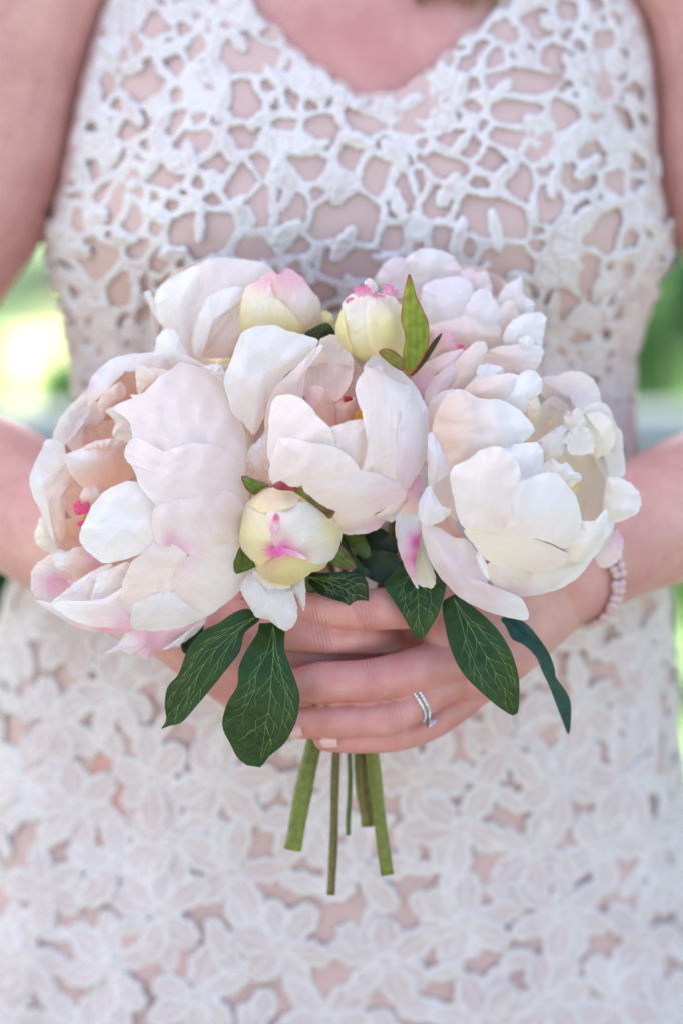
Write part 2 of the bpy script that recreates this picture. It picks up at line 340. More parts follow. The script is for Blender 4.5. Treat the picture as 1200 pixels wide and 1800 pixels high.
# her left hand (right side of the picture), in front
wl = (985, 1012, 66)
KN = []   # knuckle creases: px,py,d, along-finger width mm, strength
for k, r in (((778, 1062, 24), 12.0), ((785, 1110, 20), 12.0), ((792, 1160, 20), 12.0), ((822, 1190, 28), 11.0), ((812, 1222, 38), 10)):
    limb([(wl[0], wl[1]+(k[1]-1110)*.30, wl[2]-4), ((wl[0]+k[0])/2+6, (wl[1]+(k[1]-1110)*.5+k[1])/2-4, (wl[2]+k[2])/2-8), k], n=18) if 0 else None
    p = np.array([(wl[0], wl[1]+(k[1]-1110)*.30, wl[2]-2, 17), ((wl[0]+k[0])/2+8, (wl[1]+(k[1]-1110)*.35+k[1])/2-2, (wl[2]+k[2])/2-5, 14), (*k, r)])
    limb(p, n=20)
def finger(pts, kn=None, n=40):
    limb(pts, 20, None, n)
    if kn: KN.append(kn)
finger([(790, 1062, 28, 12.5), (725, 1066, 15, 10.3), (645, 1072, 5, 9.6), (590, 1071, 6, 8.6), (545, 1070, 12, 8.8), (490, 1078, 24, 8.0)], (640, 1074, 5, 9, 1))
finger([(800, 1160, 24, 12.0), (730, 1180, 10, 10.8), (655, 1195, 3, 9.8), (600, 1198, 4, 9.5), (560, 1200, 7, 9.5), (516, 1206, 18, 7.8)], (655, 1197, 3, 9, 1))
finger([(830, 1172, 32, 10.5), (762, 1214, 17, 9.0), (690, 1258, 9, 8.8), (640, 1263, 9, 8.5), (590, 1266, 10, 8.5), (526, 1272, 19, 7.2)], (692, 1257, 8, 8, .9))
finger([(815, 1225, 40, 9.5), (760, 1268, 28, 8.2), (700, 1294, 20, 7.0), (650, 1300, 18, 6.4), (615, 1301, 18, 6.3), (572, 1300, 18, 5.6)], (700, 1288, 18, 7, .6))
limb([(850, 1130, 70, 14), (730, 1128, 84, 13), (600, 1130, 84, 13)], n=20)
limb([(930, 1020, 66, 17), (850, 1030, 66, 13), (770, 1000, 60, 10.5), (690, 975, 54, 9.5), (630, 960, 54, 8)], n=30)   # thumb
# her right hand (left side of the picture), behind
for k, r in (((430, 1088, 28), 11.5), ((424, 1135, 34), 11.5), ((420, 1180, 42), 11), ((418, 1214, 50), 10)):
    limb([(285, 1062+(k[1]-1135)*.3, 60, 17), (350, (1062+k[1])/2+(k[1]-1135)*.15, 46, 14), (*k, r)], n=20)
finger([(425, 1090, 30, 11.5), (495, 1104, 18, 9.8), (566, 1118, 12, 8.2), (610, 1121, 14, 7.5), (645, 1119, 18, 8.2), (684, 1121, 30, 6.8)], (566, 1115, 11, 8, 1))
finger([(420, 1136, 36, 11.5), (490, 1147, 30, 9.4), (555, 1152, 28, 8.6), (600, 1153, 31, 7.8), (640, 1150, 37, 7.4), (676, 1142, 48, 6.5)])
finger([(415, 1180, 46, 11), (490, 1203, 62, 9.4), (560, 1212, 68, 9.2), (640, 1212, 70, 8), (690, 1208, 66, 7)])
finger([(412, 1212, 54, 10), (480, 1244, 66, 8.6), (550, 1255, 70, 8), (600, 1258, 70, 7), (640, 1256, 68, 6)])
limb([(330, 1040, 60, 15), (420, 1010, 62, 12), (510, 985, 64, 10), (580, 965, 64, 8)], n=30)
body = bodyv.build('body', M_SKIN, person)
rm = body.modifiers.new('remesh', 'REMESH'); rm.mode = 'VOXEL'; rm.voxel_size = .00095; rm.use_smooth_shade = True
sm = body.modifiers.new('smooth', 'SMOOTH'); sm.factor = .5; sm.iterations = 2
dg = bpy.context.evaluated_depsgraph_get()
me = bpy.data.meshes.new_from_object(body.evaluated_get(dg)); body.modifiers.clear(); body.data = me
me.polygons.foreach_set('use_smooth', [True]*len(me.polygons))
if not me.materials: me.materials.append(M_SKIN)
nv = len(me.vertices); X = np.empty(nv*3, np.float32); me.vertices.foreach_get('co', X); X = X.reshape(-1, 3)
red = np.zeros(nv); wr = np.zeros(nv); wm = np.zeros(nv)
for (a, b, d, wid, st) in KN:
    c = P(a, b, d-9); q = X-c; dist2 = (q**2).sum(1)
    ax = P(a+30, b-6, d)-P(a-30, b+6, d); ax /= np.linalg.norm(ax); al = q@ax
    m = np.exp(-dist2/(wid/1000)**2)
    wm = np.maximum(wm, np.exp(-(al/.0042)**2)*np.exp(-dist2/.0105**2)*st); near = dist2 < .02**2
    wr[near] = al[near]*3600; red = np.maximum(red, .55*m*st)
for (a, b, d, wid, st) in ((520, 1206, 12, 9, .5), (530, 1272, 12, 9, .6), (575, 1302, 14, 10, .6), (500, 1250, 10, 14, .25), (640, 1150, 20, 25, .25), (700, 1150, 15, 26, .3), (650, 1080, 5, 22, .22), (780, 1120, 20, 30, .25), (640, 1300, 15, 22, .35)):
    c = P(a, b, d); red = np.maximum(red, st*np.exp(-((X-c)**2).sum(1)/(wid/1000)**2))
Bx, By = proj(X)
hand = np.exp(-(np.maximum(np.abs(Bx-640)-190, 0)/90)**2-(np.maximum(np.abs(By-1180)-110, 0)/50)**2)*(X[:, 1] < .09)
red = np.maximum(red, hand*(.34+.14*wnoise(Bx, By, 71, 45)))  # redder hands; the darker tone also paints in the bouquet's shade
chest = np.exp(-((Bx-640)/170)**2-((By-90)/110)**2); red = np.clip(np.maximum(red, .30*chest), 0, 1)
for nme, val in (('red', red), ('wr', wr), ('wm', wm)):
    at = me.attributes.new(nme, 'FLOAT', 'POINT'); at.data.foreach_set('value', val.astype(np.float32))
# nails
def nail(px, py, d, L, W, ang):
    u = np.linspace(-1, 1, 9); vv = np.linspace(0, 1, 9); vs = []
    ca, sa = math.cos(R(ang)), math.sin(R(ang))
    for t in vv:
        wdt = W*(1 if t < .6 else math.sqrt(max(0, 1-((t-.6)/.4)**2))*.9+.1)
        for s in u:
            lx = t*L; ly = s*wdt
            vs.append(P(px+(ca*lx-sa*ly)/.26, py-(sa*lx+ca*ly)/.26, d+2.2*s*s+1.5*(t-.4)**2))
    mesh_obj('fingernail', vs, [[i*9+j, i*9+j+1, i*9+j+10, i*9+j+9] for i in range(8) for j in range(8)], M_NAIL, person)
nail(592, 1301, 8.5, 8, 3.2, 184)
nail(530, 1283, 9.5, 7, 3.0, 192)
# hair: cap and hanging locks
hm = MB(); g = np.random.default_rng(3)
for i in range(150):
    a = g.uniform(-1, 1); s = 1 if i % 2 else -1
    x0 = 645+a*120; x1 = 645+s*g.uniform(150, 300); back = g.uniform(0, 1)
    end = g.uniform(-330, -60) if back < .5 else g.uniform(-250, -100)
    hm.add(*tube(P([x0, x0*.4+x1*.6, x1, x1+g.uniform(-20, 20), x1+g.uniform(-40, 30)], [-985, -960, -760, -450, end], [150+90*back, 130+130*back, 140+120*back, 150+110*back, 168+90*back]), [.006, .008, .008, .007, .002], 6, n=22))
for i in range(26):
    x1 = g.uniform(720, 880)
    hm.add(*tube(P([760, 870, 850, x1+30, x1], [-900, -700, -450, -200, g.uniform(-30, 8)], [130, 120, 130, 128, 118]), [.006, .007, .006, .005, .0012], 6, n=24))
hm.build('hair', M_HAIR, person)
# ---------------------------------------------------------------- dress: lining and lace
NECK = np.array([(330, -200), (436, -10), (452, 30), (492, 58), (508, 92), (545, 115), (580, 140), (615, 166), (648, 180), (690, 170), (730, 150), (775, 112), (815, 72), (850, 48), (885, 8), (960, -200)], float)
ARML = np.array([(210, -60), (193, 0), (172, 55), (158, 110), (146, 160), (132, 225), (118, 300), (104, 350), (96, 385)], float)
ARMR = np.array([(1085, -60), (1108, 0), (1128, 50), (1146, 105), (1156, 170), (1160, 240), (1166, 330), (1178, 385)], float)
def inside_cut(px, py):
    """<0 where cloth is cut away (neck opening, armholes); px units, smooth near the edge"""
    ny = np.interp(px, NECK[:, 0], NECK[:, 1], left=-999, right=-999)
    sc = 10*np.abs(np.sin(px/17.0+np.sin(px/31.0)))
    d = (py-ny-4+sc)*.72
    al = np.interp(py, ARML[:, 1], ARML[:, 0]); ar = np.interp(py, ARMR[:, 1], ARMR[:, 0])
    s2 = 4*np.abs(np.sin(py/17.0))
    d1 = np.where(py < 385, px-al-3+s2, 99.); d2 = np.where(py < 385, ar-px-3+s2, 99.)
    return np.minimum(d, np.minimum(d1, d2))
def grid(step, off, thmax, z0, z1):
    nz = int((z1-z0)/step); zz = np.linspace(z0, z1, nz)
    t = np.linspace(-thmax, thmax, 4000)
    # equal arc length columns measured at the hips
    q = torso(t, np.full_like(t, .84)); arc = np.concatenate([[0], np.cumsum(np.linalg.norm(np.diff(q, axis=0), axis=1))])
    ncol = int(arc[-1]/step); tt = np.interp(np.linspace(0, arc[-1], ncol), arc, t)
    sgrid = np.linspace(-arc[-1]/2, arc[-1]/2, ncol)
    TH, ZZ = np.meshgrid(tt, zz); SS = np.meshgrid(sgrid, zz)[0]
    return TH, ZZ, SS
def clip_grid(TH, ZZ, fld, keep_attr=None):
    nz, nc = TH.shape
    gy, gx = np.gradient(fld); g2 = gx*gx+gy*gy+1e-9
    near = (np.abs(fld) < np.sqrt(g2)*1.0)
    mv = np.where(near, -fld/g2, 0); du = np.clip(mv*gx, -.7, .7); dv = np.clip(mv*gy, -.7, .7)
    dth = np.gradient(TH, axis=1); dz = np.gradient(ZZ, axis=0)
    TH2, ZZ2 = TH+du*dth, ZZ+dv*dz
    ok = (fld > 0) | near
    inn = fld > 0
    idx = np.arange(nz*nc).reshape(nz, nc)
    q = np.stack([idx[:-1, :-1], idx[:-1, 1:], idx[1:, 1:], idx[1:, :-1]], -1).reshape(-1, 4)
    okf = ok.ravel()[q].all(1) & (inn.ravel()[q].sum(1) >= 2)
    q = q[okf]; used = np.unique(q); remap = np.full(nz*nc, -1); remap[used] = np.arange(len(used))
    return TH2.ravel()[used], ZZ2.ravel()[used], used, remap[q]
Z0, Z1 = .60, V(600, -40, .17)[2]
dress = None
TH, ZZ, SS = grid(.0022, 0, 1.9, Z0, Z1)
Xg = torso(TH, ZZ, .002); px, py = proj(Xg)
fl = inside_cut(px, py)+7
t_, z_, used, q = clip_grid(TH, ZZ, fl)
# soft folds in the lining
fold_ = lambda t, z: .0035*np.clip((1.0-z)/.2, 0, 1)*wnoise(t*.15, z*.25, 33, .10)
off = .002+fold_(t_, z_)+.0006*wnoise(t_*.15, z_, 5, .05)
dress = mesh_obj('dress', torso(t_, z_, off), q, M_LINING, person); dress['label'] = 'nude lining of the sleeveless dress under the lace'
# lace
TH, ZZ, SS = grid(.00105, 0, 1.75, Z0, Z1)
Xg = torso(TH, ZZ, .005); px, py = proj(Xg); shp = px.shape
HL = [(270,45,20,20,0),(345,82,17,20,0),(435,97,47,27,-10),(250,142,38,32,30),(427,177,27,30,0),(510,172,12,17,0),(232,222,28,22,25),(302,170,7,15,0),(300,212,12,20,-20),(345,250,30,22,0),(425,237,27,15,0),(495,222,17,12,20),(570,230,27,22,-20),(382,285,22,25,0),(292,315,30,17,0),(420,325,25,27,0),(537,295,32,20,-10),(205,280,17,12,20),(155,310,17,20,-30),(175,340,12,20,-20),(345,325,10,10,0),(450,365,25,32,-15),(350,410,55,40,0),(370,355,15,12,-30),(197,365,17,22,0),(227,390,17,30,-10),(274,398,16,16,20),(520,375,27,27,20),(490,350,10,15,0),(167,455,32,30,0),(132,385,12,17,0),(520,440,17,17,0),(525,472,17,20,0),(280,460,10,20,0),(210,95,6,12,0),(185,150,7,25,0),(357,105,7,12,0),(365,45,7,17,0),(300,110,15,15,0),(555,345,10,10,0),
 (637,217,35,15,-20),(740,200,20,12,0),(722,227,22,9,0),(620,270,17,25,0),(662,307,22,30,15),(705,345,20,32,0),(740,320,6,20,0),(772,355,22,25,0),(810,247,32,20,-20),(777,292,37,17,-20),(867,285,19,22,0),(895,242,30,14,0),(907,197,37,17,0),(920,142,62,17,0),(942,40,27,17,-10),(890,55,25,15,-15),(830,100,35,12,50),(982,102,27,15,0),(920,92,15,7,0),(995,200,17,22,0),(1045,272,25,17,-30),(1015,312,27,20,-20),(915,325,20,30,15),(962,362,22,32,-10),(867,382,65,32,-10),(785,425,20,25,0),(892,465,45,25,0),(602,387,62,38,0),(617,462,48,27,0),(1065,160,17,10,0),(1115,162,17,12,0),(1065,65,15,20,40),(1000,22,15,15,0),(1100,210,7,25,35),(1125,280,10,17,0),(1085,320,12,17,0),(1060,405,28,35,0),(1030,380,15,25,0),(1150,400,5,15,0),(850,320,12,10,-40),(1110,425,10,20,0),(989,537,26,22,0),(1018,599,20,13,0),(1042,488,17,38,0),(213,514,26,24,0),(240,430,14,16,0),(300,500,22,18,0),(440,440,30,18,0),(700,470,24,14,0),(760,500,24,16,0),(690,420,18,14,0),(560,520,30,18,0),(1090,540,10,22,0),(1110,480,8,14,0)]
A1 = np.full(shp, 60.); A2 = np.full(shp, 60.); AO = np.zeros(shp, bool)     # nearest / second nearest cell, and is the nearest one open
def cell(cx, cy, rx, ry, rot, pw=2.3, wa=.10, is_open=True):
    m = max(rx, ry)+64; sel = (np.abs(px-cx) < m) & (np.abs(py-cy) < m) & (np.abs(TH) < 1.6)
    x, y = px[sel]-cx, py[sel]-cy; a = R(-rot); X_ = x*math.cos(a)+y*math.sin(a); Y_ = -x*math.sin(a)+y*math.cos(a)
    an = np.arctan2(Y_/ry, X_/rx); wob = 1+wa*np.sin(3*an+cx)+wa*.55*np.sin(4*an+cy)
    rho = (np.abs(X_/rx)**pw+np.abs(Y_/ry)**pw)**(1/pw)/wob; rr = np.hypot(X_, Y_)+1e-6
    d = (rho-1)*rr/np.maximum(rho, 1e-3)                       # radial distance to the outline, px
    f1, f2, ao = A1[sel], A2[sel], AO[sel]; nw = d < f1
    A2[sel] = np.where(nw, f1, np.minimum(f2, d)); A1[sel] = np.where(nw, d, f1); ao[nw] = is_open; AO[sel] = ao
g = np.random.default_rng(11)
for h in HL: cell(*h)
sub_ = (slice(None, None, 6), slice(None, None, 6)); pxs, pys = px[sub_], py[sub_]
for i in range(5200):
    x, y = g.uniform(50, 1210), g.uniform(-30, 780)
    iy, ix = np.unravel_index(np.argmin((pxs-x)**2+(pys-y)**2), pxs.shape); gap = A1[iy*6, ix*6]
    if y < 565:
        r1 = g.uniform(7, 16); r2 = r1*g.uniform(.35, .8)
        if gap > r1*.6+10: cell(x, y, r1, r2, g.uniform(0, 180), 2.0, .2, g.random() < .55)
    else:
        r1 = g.uniform(4, 9); r2 = r1*g.uniform(.5, .9)
        if gap > r1*.7+8: cell(x, y, r1, r2, g.uniform(0, 180), 2.0, .2, g.random() < .6)
half = (A2-A1)/2                                               # distance to the middle line of a strap
nz_ = 1.0*wnoise(px, py, 77, 13)+.7*wnoise(px, py, 78, 6)
sw = 6.3+2.0*wnoise(px, py, 79, 90)
fb = np.where(AO, np.maximum(A1-11.0, sw-half), np.maximum(sw-half, 3)+3)+nz_
fb = np.where((half > 40) & AO & (A1 > 6), 20, fb)
cordw = np.exp(-((half-sw+1.0)/3.2)**2)*(py < 760)
# leaf motifs in cloth space (metres)
mot = np.full(shp, -1.); hgt = np.zeros(shp); rim = np.zeros(shp)
step_s = SS[0, 1]-SS[0, 0]; s0 = SS[0, 0]; step_z = ZZ[1, 0]-ZZ[0, 0]
def stamp(cs, cz, L, W, ang, base):
    rad = L*.62; i0, i1 = int((cz-rad-Z0)/step_z), int((cz+rad-Z0)/step_z)+1; j0, j1 = int((cs-rad-s0)/step_s), int((cs+rad-s0)/step_s)+1
    i0, j0 = max(i0, 0), max(j0, 0); i1, j1 = min(i1, shp[0]), min(j1, shp[1])
    if i1 <= i0 or j1 <= j0: return
    sl_ = (slice(i0, i1), slice(j0, j1)); x, y = SS[sl_]-cs, ZZ[sl_]-cz
    c, s = math.cos(ang), math.sin(ang); u, v_ = (x*c+y*s)/(L/2), (-x*s+y*c)
    wd = (W/2)*np.clip(1-np.abs(u)**2.2, 0, 1)**.62*(1+.10*np.sin(u*9+base*900))
    d = np.where(np.abs(u) < 1, wd-np.abs(v_), -.004)      # inside distance, metres
    cord = np.exp(-((d-.0014)/.0014)**2); mid = np.exp(-(v_/.0008)**2)*(np.abs(u) < .8)
    h = np.where(d > 0, base+.0008*cord+.0004*mid+.0005*np.clip(d/.004, 0, 1)+.0010*v_/(W/2+1e-6), -1)
    up = (d > 0) & (h > hgt[sl_]); hgt[sl_] = np.where(up, h, hgt[sl_]); rim[sl_] = np.where(up, np.maximum(cord, .6*mid), rim[sl_])
    mot[sl_] = np.maximum(mot[sl_], d)
def poisson(r, n, box_):
    pts = []
    for _ in range(n):
        p = np.array([g.uniform(box_[0], box_[1]), g.uniform(box_[2], box_[3])])
        if all(((p-q_)**2).sum() > r*r for q_ in pts): pts.append(p)
    return pts
smax = SS[0, -1]
for c in poisson(.033, 5000, (-smax, smax, Z0, Z1)):
    k = g.integers(5, 7); a0 = g.uniform(0, 6.28)
    for i in range(k):
        a = a0+i*6.283/k+g.normal(0, .16); L = g.uniform(.020, .029); rr = L*.5+.003
        stamp(c[0]+math.cos(a)*rr, c[1]+math.sin(a)*rr, L, g.uniform(.0125, .0185), a, g.uniform(.0002, .0020))
    stamp(c[0], c[1], .012, .011, 0, .0014)
for c in poisson(.0125, 9000, (-smax, smax, Z0, Z1)):
    i, j = int((c[1]-Z0)/step_z), int((c[0]-s0)/step_s)
    if mot[min(i, shp[0]-1), min(j, shp[1]-1)] < .0002: stamp(c[0], c[1], g.uniform(.015, .026), g.uniform(.008, .014), g.uniform(0, 3.14), g.uniform(.0, .0012))
m1, h1, r1_ = mot, hgt, rim
mot = np.full(shp, -1.); hgt = np.zeros(shp); rim = np.zeros(shp)      # loose ribbons and leaves worked into the bodice net
for c in poisson(.0205, 6000, (-smax, smax, V(600, 640, .13)[2], Z1)):
    stamp(c[0], c[1], g.uniform(.014, .024), g.uniform(.0055, .0095), g.normal(.3, .9), g.uniform(.0004, .0012))
mot2, hgt2, rim2 = mot, hgt, rim; mot, hgt, rim = m1, h1, r1_
fb = np.maximum(fb, np.maximum(mot2/.00031, -12)+nz_*.7)
motp = mot/.00031       # to photo pixels
ws = np.clip((py-700)/90, 0, 1)           # bodice -> skirt
fld = fb*(1-ws)+np.maximum(motp+1.0, -12)*ws+nz_*ws*.6
fld = np.minimum(fld, inside_cut(px, py))
edge = np.clip(fld, 0, 40)
hb = .0008*cordw+.0011*(1-np.exp(-edge/3.0))+.12*hgt+.8*hgt2+.0004*wnoise(SS, ZZ, 8, .02)
hs = hgt
H = (hb*(1-ws)+hs*ws)*np.clip((edge+1.0)/3.5, .15, 1)
cordv = np.clip(np.maximum(np.maximum(np.exp(-((edge-3.0)/4.2)**2), np.maximum(cordw*(mot2 < 0), rim2))*(1-ws), rim*.95*(.2+.8*ws))+.12*ws+.12*wnoise(SS, ZZ, 21, .05), 0, 1)
t_, z_, used, q = clip_grid(TH, ZZ, fld)
lift = .0027+H.ravel()[used]+fold_(t_, z_)+.0008*wnoise(t_*.15, z_, 15, .07)
lace = mesh_obj('lace_overlay', torso(t_, z_, lift), q, M_LACE, dress, attrs={'cord': cordv.ravel()[used]})
lace['label'] = 'white guipure lace of leaf and flower motifs over the dress'
# ================================================================ FLOWERS
CR = {'A': (40, 600), 'B': (40, 870), 'C': (390, 560), 'D': (390, 820), 'E': (730, 600), 'F': (730, 820), 'G': (250, 430), 'H': (600, 420)}
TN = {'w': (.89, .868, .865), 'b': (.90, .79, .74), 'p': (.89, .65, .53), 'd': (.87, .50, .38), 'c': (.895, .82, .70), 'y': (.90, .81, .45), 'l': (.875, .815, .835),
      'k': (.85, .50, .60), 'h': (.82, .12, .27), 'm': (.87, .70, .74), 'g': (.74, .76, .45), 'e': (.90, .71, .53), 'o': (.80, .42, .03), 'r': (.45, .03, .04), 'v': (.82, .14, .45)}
class Fl: pass
def flower(name, label, cat, group, ell):
    F = Fl(); F.root = thing(name, label, cat, group); F.e = ell; F.n = 0; return F
def edist(e, x, y):
    cx, cy, a, b, dc, dz = e; q = ((x-cx)/a)**2+((y-cy)/b)**2
    return dc-dz*np.sqrt(np.maximum(1-q, 0)+.015)+np.maximum(q-1, 0)*10

PSEED = [0]
def petal(F, cr, pts, tints='wb', ang=90, surf='E', off=0., bulge=None, lift=None, ruf=.6, spots=(), wave=.6, name='petal', label=None, cc=None, sub=None, jit=.55):
    """pts: outline; tints: tip colour + base colour; ang: direction of the free end (deg, up = 90)"""
    PSEED[0] += 1; sd = PSEED[0]; r_ = np.random.default_rng(sd)
    p = np.array(pts, float)
    if cr: p = np.array(CR[cr])+p/3
    big_ = np.ptp(p, axis=0).max() > 90; NP_, NR_ = (104, 26) if big_ else (64, 14)
    o = catmull(p, NP_, True)
    c = np.array(cc if cc else o.mean(0)); 
    th = np.linspace(0, 2*math.pi, NP_, endpoint=False)
    o = o+(o-c)/np.linalg.norm(o-c, axis=1)[:, None]*(jit*(np.sin(th*11+sd)+np.sin(th*19+sd*2)*.7+np.sin(th*29+sd*3)*.5))[:, None]
    rr = np.linspace(0, 1, NR_+1)[1:]**.85
    pp = np.concatenate([c[None], (c+(o-c)*rr[:, None, None]).reshape(-1, 2)]); r = np.concatenate([[0], np.repeat(rr, NP_)]); tht = np.concatenate([[0], np.tile(th, NR_)])
    dv = np.array([math.cos(R(ang)), -math.sin(R(ang))]); pv = np.array([-dv[1], dv[0]])
    lo, hi = ((o-c)@dv).min(), ((o-c)@dv).max(); wlo, whi = ((o-c)@pv).min(), ((o-c)@pv).max()
    t = (((pp-c)@dv)-lo)/(hi-lo); s = ((pp-c)@pv)/max(whi-wlo, 1)
    size = max(hi-lo, whi-wlo)*.26
    if surf == 'E':
        d = edist(F.e, pp[:, 0], pp[:, 1])+off; b = -.6 if bulge is None else bulge; li = (-1.2 if lift is None else lift)*.55
    else:
        d = surf[0]+surf[1]*(pp[:, 0]-c[0])/100+surf[2]*(pp[:, 1]-c[1])/100+off; b = -.10*size if bulge is None else bulge; li = 0 if lift is None else lift
    d = d+b*(1-r*r)+li*np.clip(t, 0, 1)**2*r**5
    basep = c+dv*(lo-.25*(hi-lo)); phi = np.arctan2((pp-basep)@pv, (pp-basep)@dv)
    d = d+wave*np.clip(t+.2, 0, 1)*np.sin(phi*13+sd*1.7)*.7+wave*1.1*wnoise(pp[:, 0], pp[:, 1], sd, 60)+wave*.2*wnoise(pp[:, 0], pp[:, 1], sd+50, 26)-wave*.25*(1-np.abs(wnoise(pp[:, 0]+.6*pp[:, 1], pp[:, 1], sd+90, 42)))**3+ruf*r**4*(np.sin(tht*7+sd)+.6*np.sin(tht*13+sd*2.1))*np.clip(.25+t, 0, 1)
    tt = np.clip(t*1.15-.1, 0, 1)[:, None]; col = np.array(TN[tints[1]])*(1-tt)+np.array(TN[tints[0]])*tt  # own blush, with shade painted into the peach base and light into the tip
    ew = (np.clip((r-.72)/.28, 0, 1)**2*.6*np.clip(t*1.4, 0, 1))[:, None] if tints[0] in 'wblpcm' else 0*r[:, None]
    col = col*(1-ew)+np.array(TN['w'])*ew  # whiter rim: edge highlight painted into the petal colour
    for sx, sy, sr, sc in spots:
        q = np.array([sx, sy], float); q = (np.array(CR[cr])+q/3) if cr else q; sr2 = sr/3 if cr else sr
        m = np.exp(-(((pp-q)**2).sum(1)/sr2**2))[:, None]; col = col*(1-m)+np.array(TN[sc])*m
    f = [[0, 1+(j+1) % NP_, 1+j] for j in range(NP_)]
    for i in range(NR_-1):
        for j in range(NP_):
            k = (j+1) % NP_; f.append([1+i*NP_+j, 1+i*NP_+k, 1+(i+1)*NP_+k, 1+(i+1)*NP_+j])
    ob = mesh_obj(name, P(pp[:, 0], pp[:, 1], d), f, M_PETAL, sub or F.root, cols=col, uv=np.stack([t+sd, s+sd*.37, 0*t], 1))
    if label: ob['label'] = label
    F.n += 1; return ob
def back_petals(F, n=11, tints='bp', shrink=.93, dmin=0, rows=2, back=None):
    """petals that close the far side of a bloom: patches of its ellipsoid, overlapping round the back and the rim"""
    cx, cy, a, b, dc, dz = F.e; bz = back or dz*.8
    for row in range(rows):
        for i in range(n):
            PSEED[0] += 1; sd = PSEED[0]; ph0 = (i+.5*row)*2*math.pi/n+.1*math.sin(sd); hw = math.pi/n*1.7
            u = np.linspace(-1, 1, 13); v = np.linspace(0, 1, 13); UU, VV = np.meshgrid(u, v)
            wv = np.sin(np.clip(VV*.86+.14, 0, 1)*math.pi*.62)**.8*(1-.35*np.clip(VV-.8, 0, 1)*5*np.abs(UU)**3)
            ph = ph0+UU*hw*wv
            pol = math.pi*(.97-(.50 if row == 0 else .36)*VV*(1-.12*UU**2*VV))        # angle from the camera side
            k = shrink*(1-.04*row)*(1+.05*VV**3+.018*np.sin(UU*5+sd)*VV**2)
            x = cx+a*k*np.sin(pol)*np.cos(ph); y = cy+b*k*np.sin(pol)*np.sin(ph); d = dc-np.where(np.cos(pol) > 0, dz, bz)*np.cos(pol)*k+1.5
            col = np.array(TN[tints[1]])*(1-VV[..., None])+np.array(TN[tints[0]])*VV[..., None]
            f = [[q*13+j, q*13+j+1, q*13+j+14, q*13+j+13] for q in range(12) for j in range(12)]
            mesh_obj('petal', P(x.ravel(), y.ravel(), d.ravel()), f, M_PETAL, F.root, cols=col.reshape(-1, 3), uv=np.stack([VV.ravel()+sd, UU.ravel(), 0*UU.ravel()], 1))
def core(F, cx, cy, a, b, dc, dz, tint='p', name='flower_core'):
    """the small closed heart inside a bloom"""
    th = np.linspace(0, 2*math.pi, 40, endpoint=False); po = np.linspace(.02, math.pi-.02, 24); TH_, PO = np.meshgrid(th, po)
    k = 1+.05*np.sin(TH_*5+PO*3)+.03*np.sin(TH_*9)
    x = cx+a*k*np.sin(PO)*np.cos(TH_); y = cy+b*k*np.sin(PO)*np.sin(TH_); d = dc-dz*k*np.cos(PO)
    f = [[i*40+j, i*40+(j+1) % 40, (i+1)*40+(j+1) % 40, (i+1)*40+j] for i in range(23) for j in range(40)]
    return mesh_obj(name, P(x.ravel(), y.ravel(), d.ravel()), f, M_PETAL, F.root, cols=np.tile(np.array(TN[tint]), (960, 1)), uv=np.stack([PO.ravel(), TH_.ravel(), 0*PO.ravel()], 1))
GREENS = {'leaf': ((.013, .042, .007), (.020, .058, .010)), 'blue': ((.014, .06, .055), (.02, .07, .04)), 'dark': ((.006, .018, .006), (.011, .027, .009)), 'olive': ((.10, .14, .02), (.05, .09, .02))}
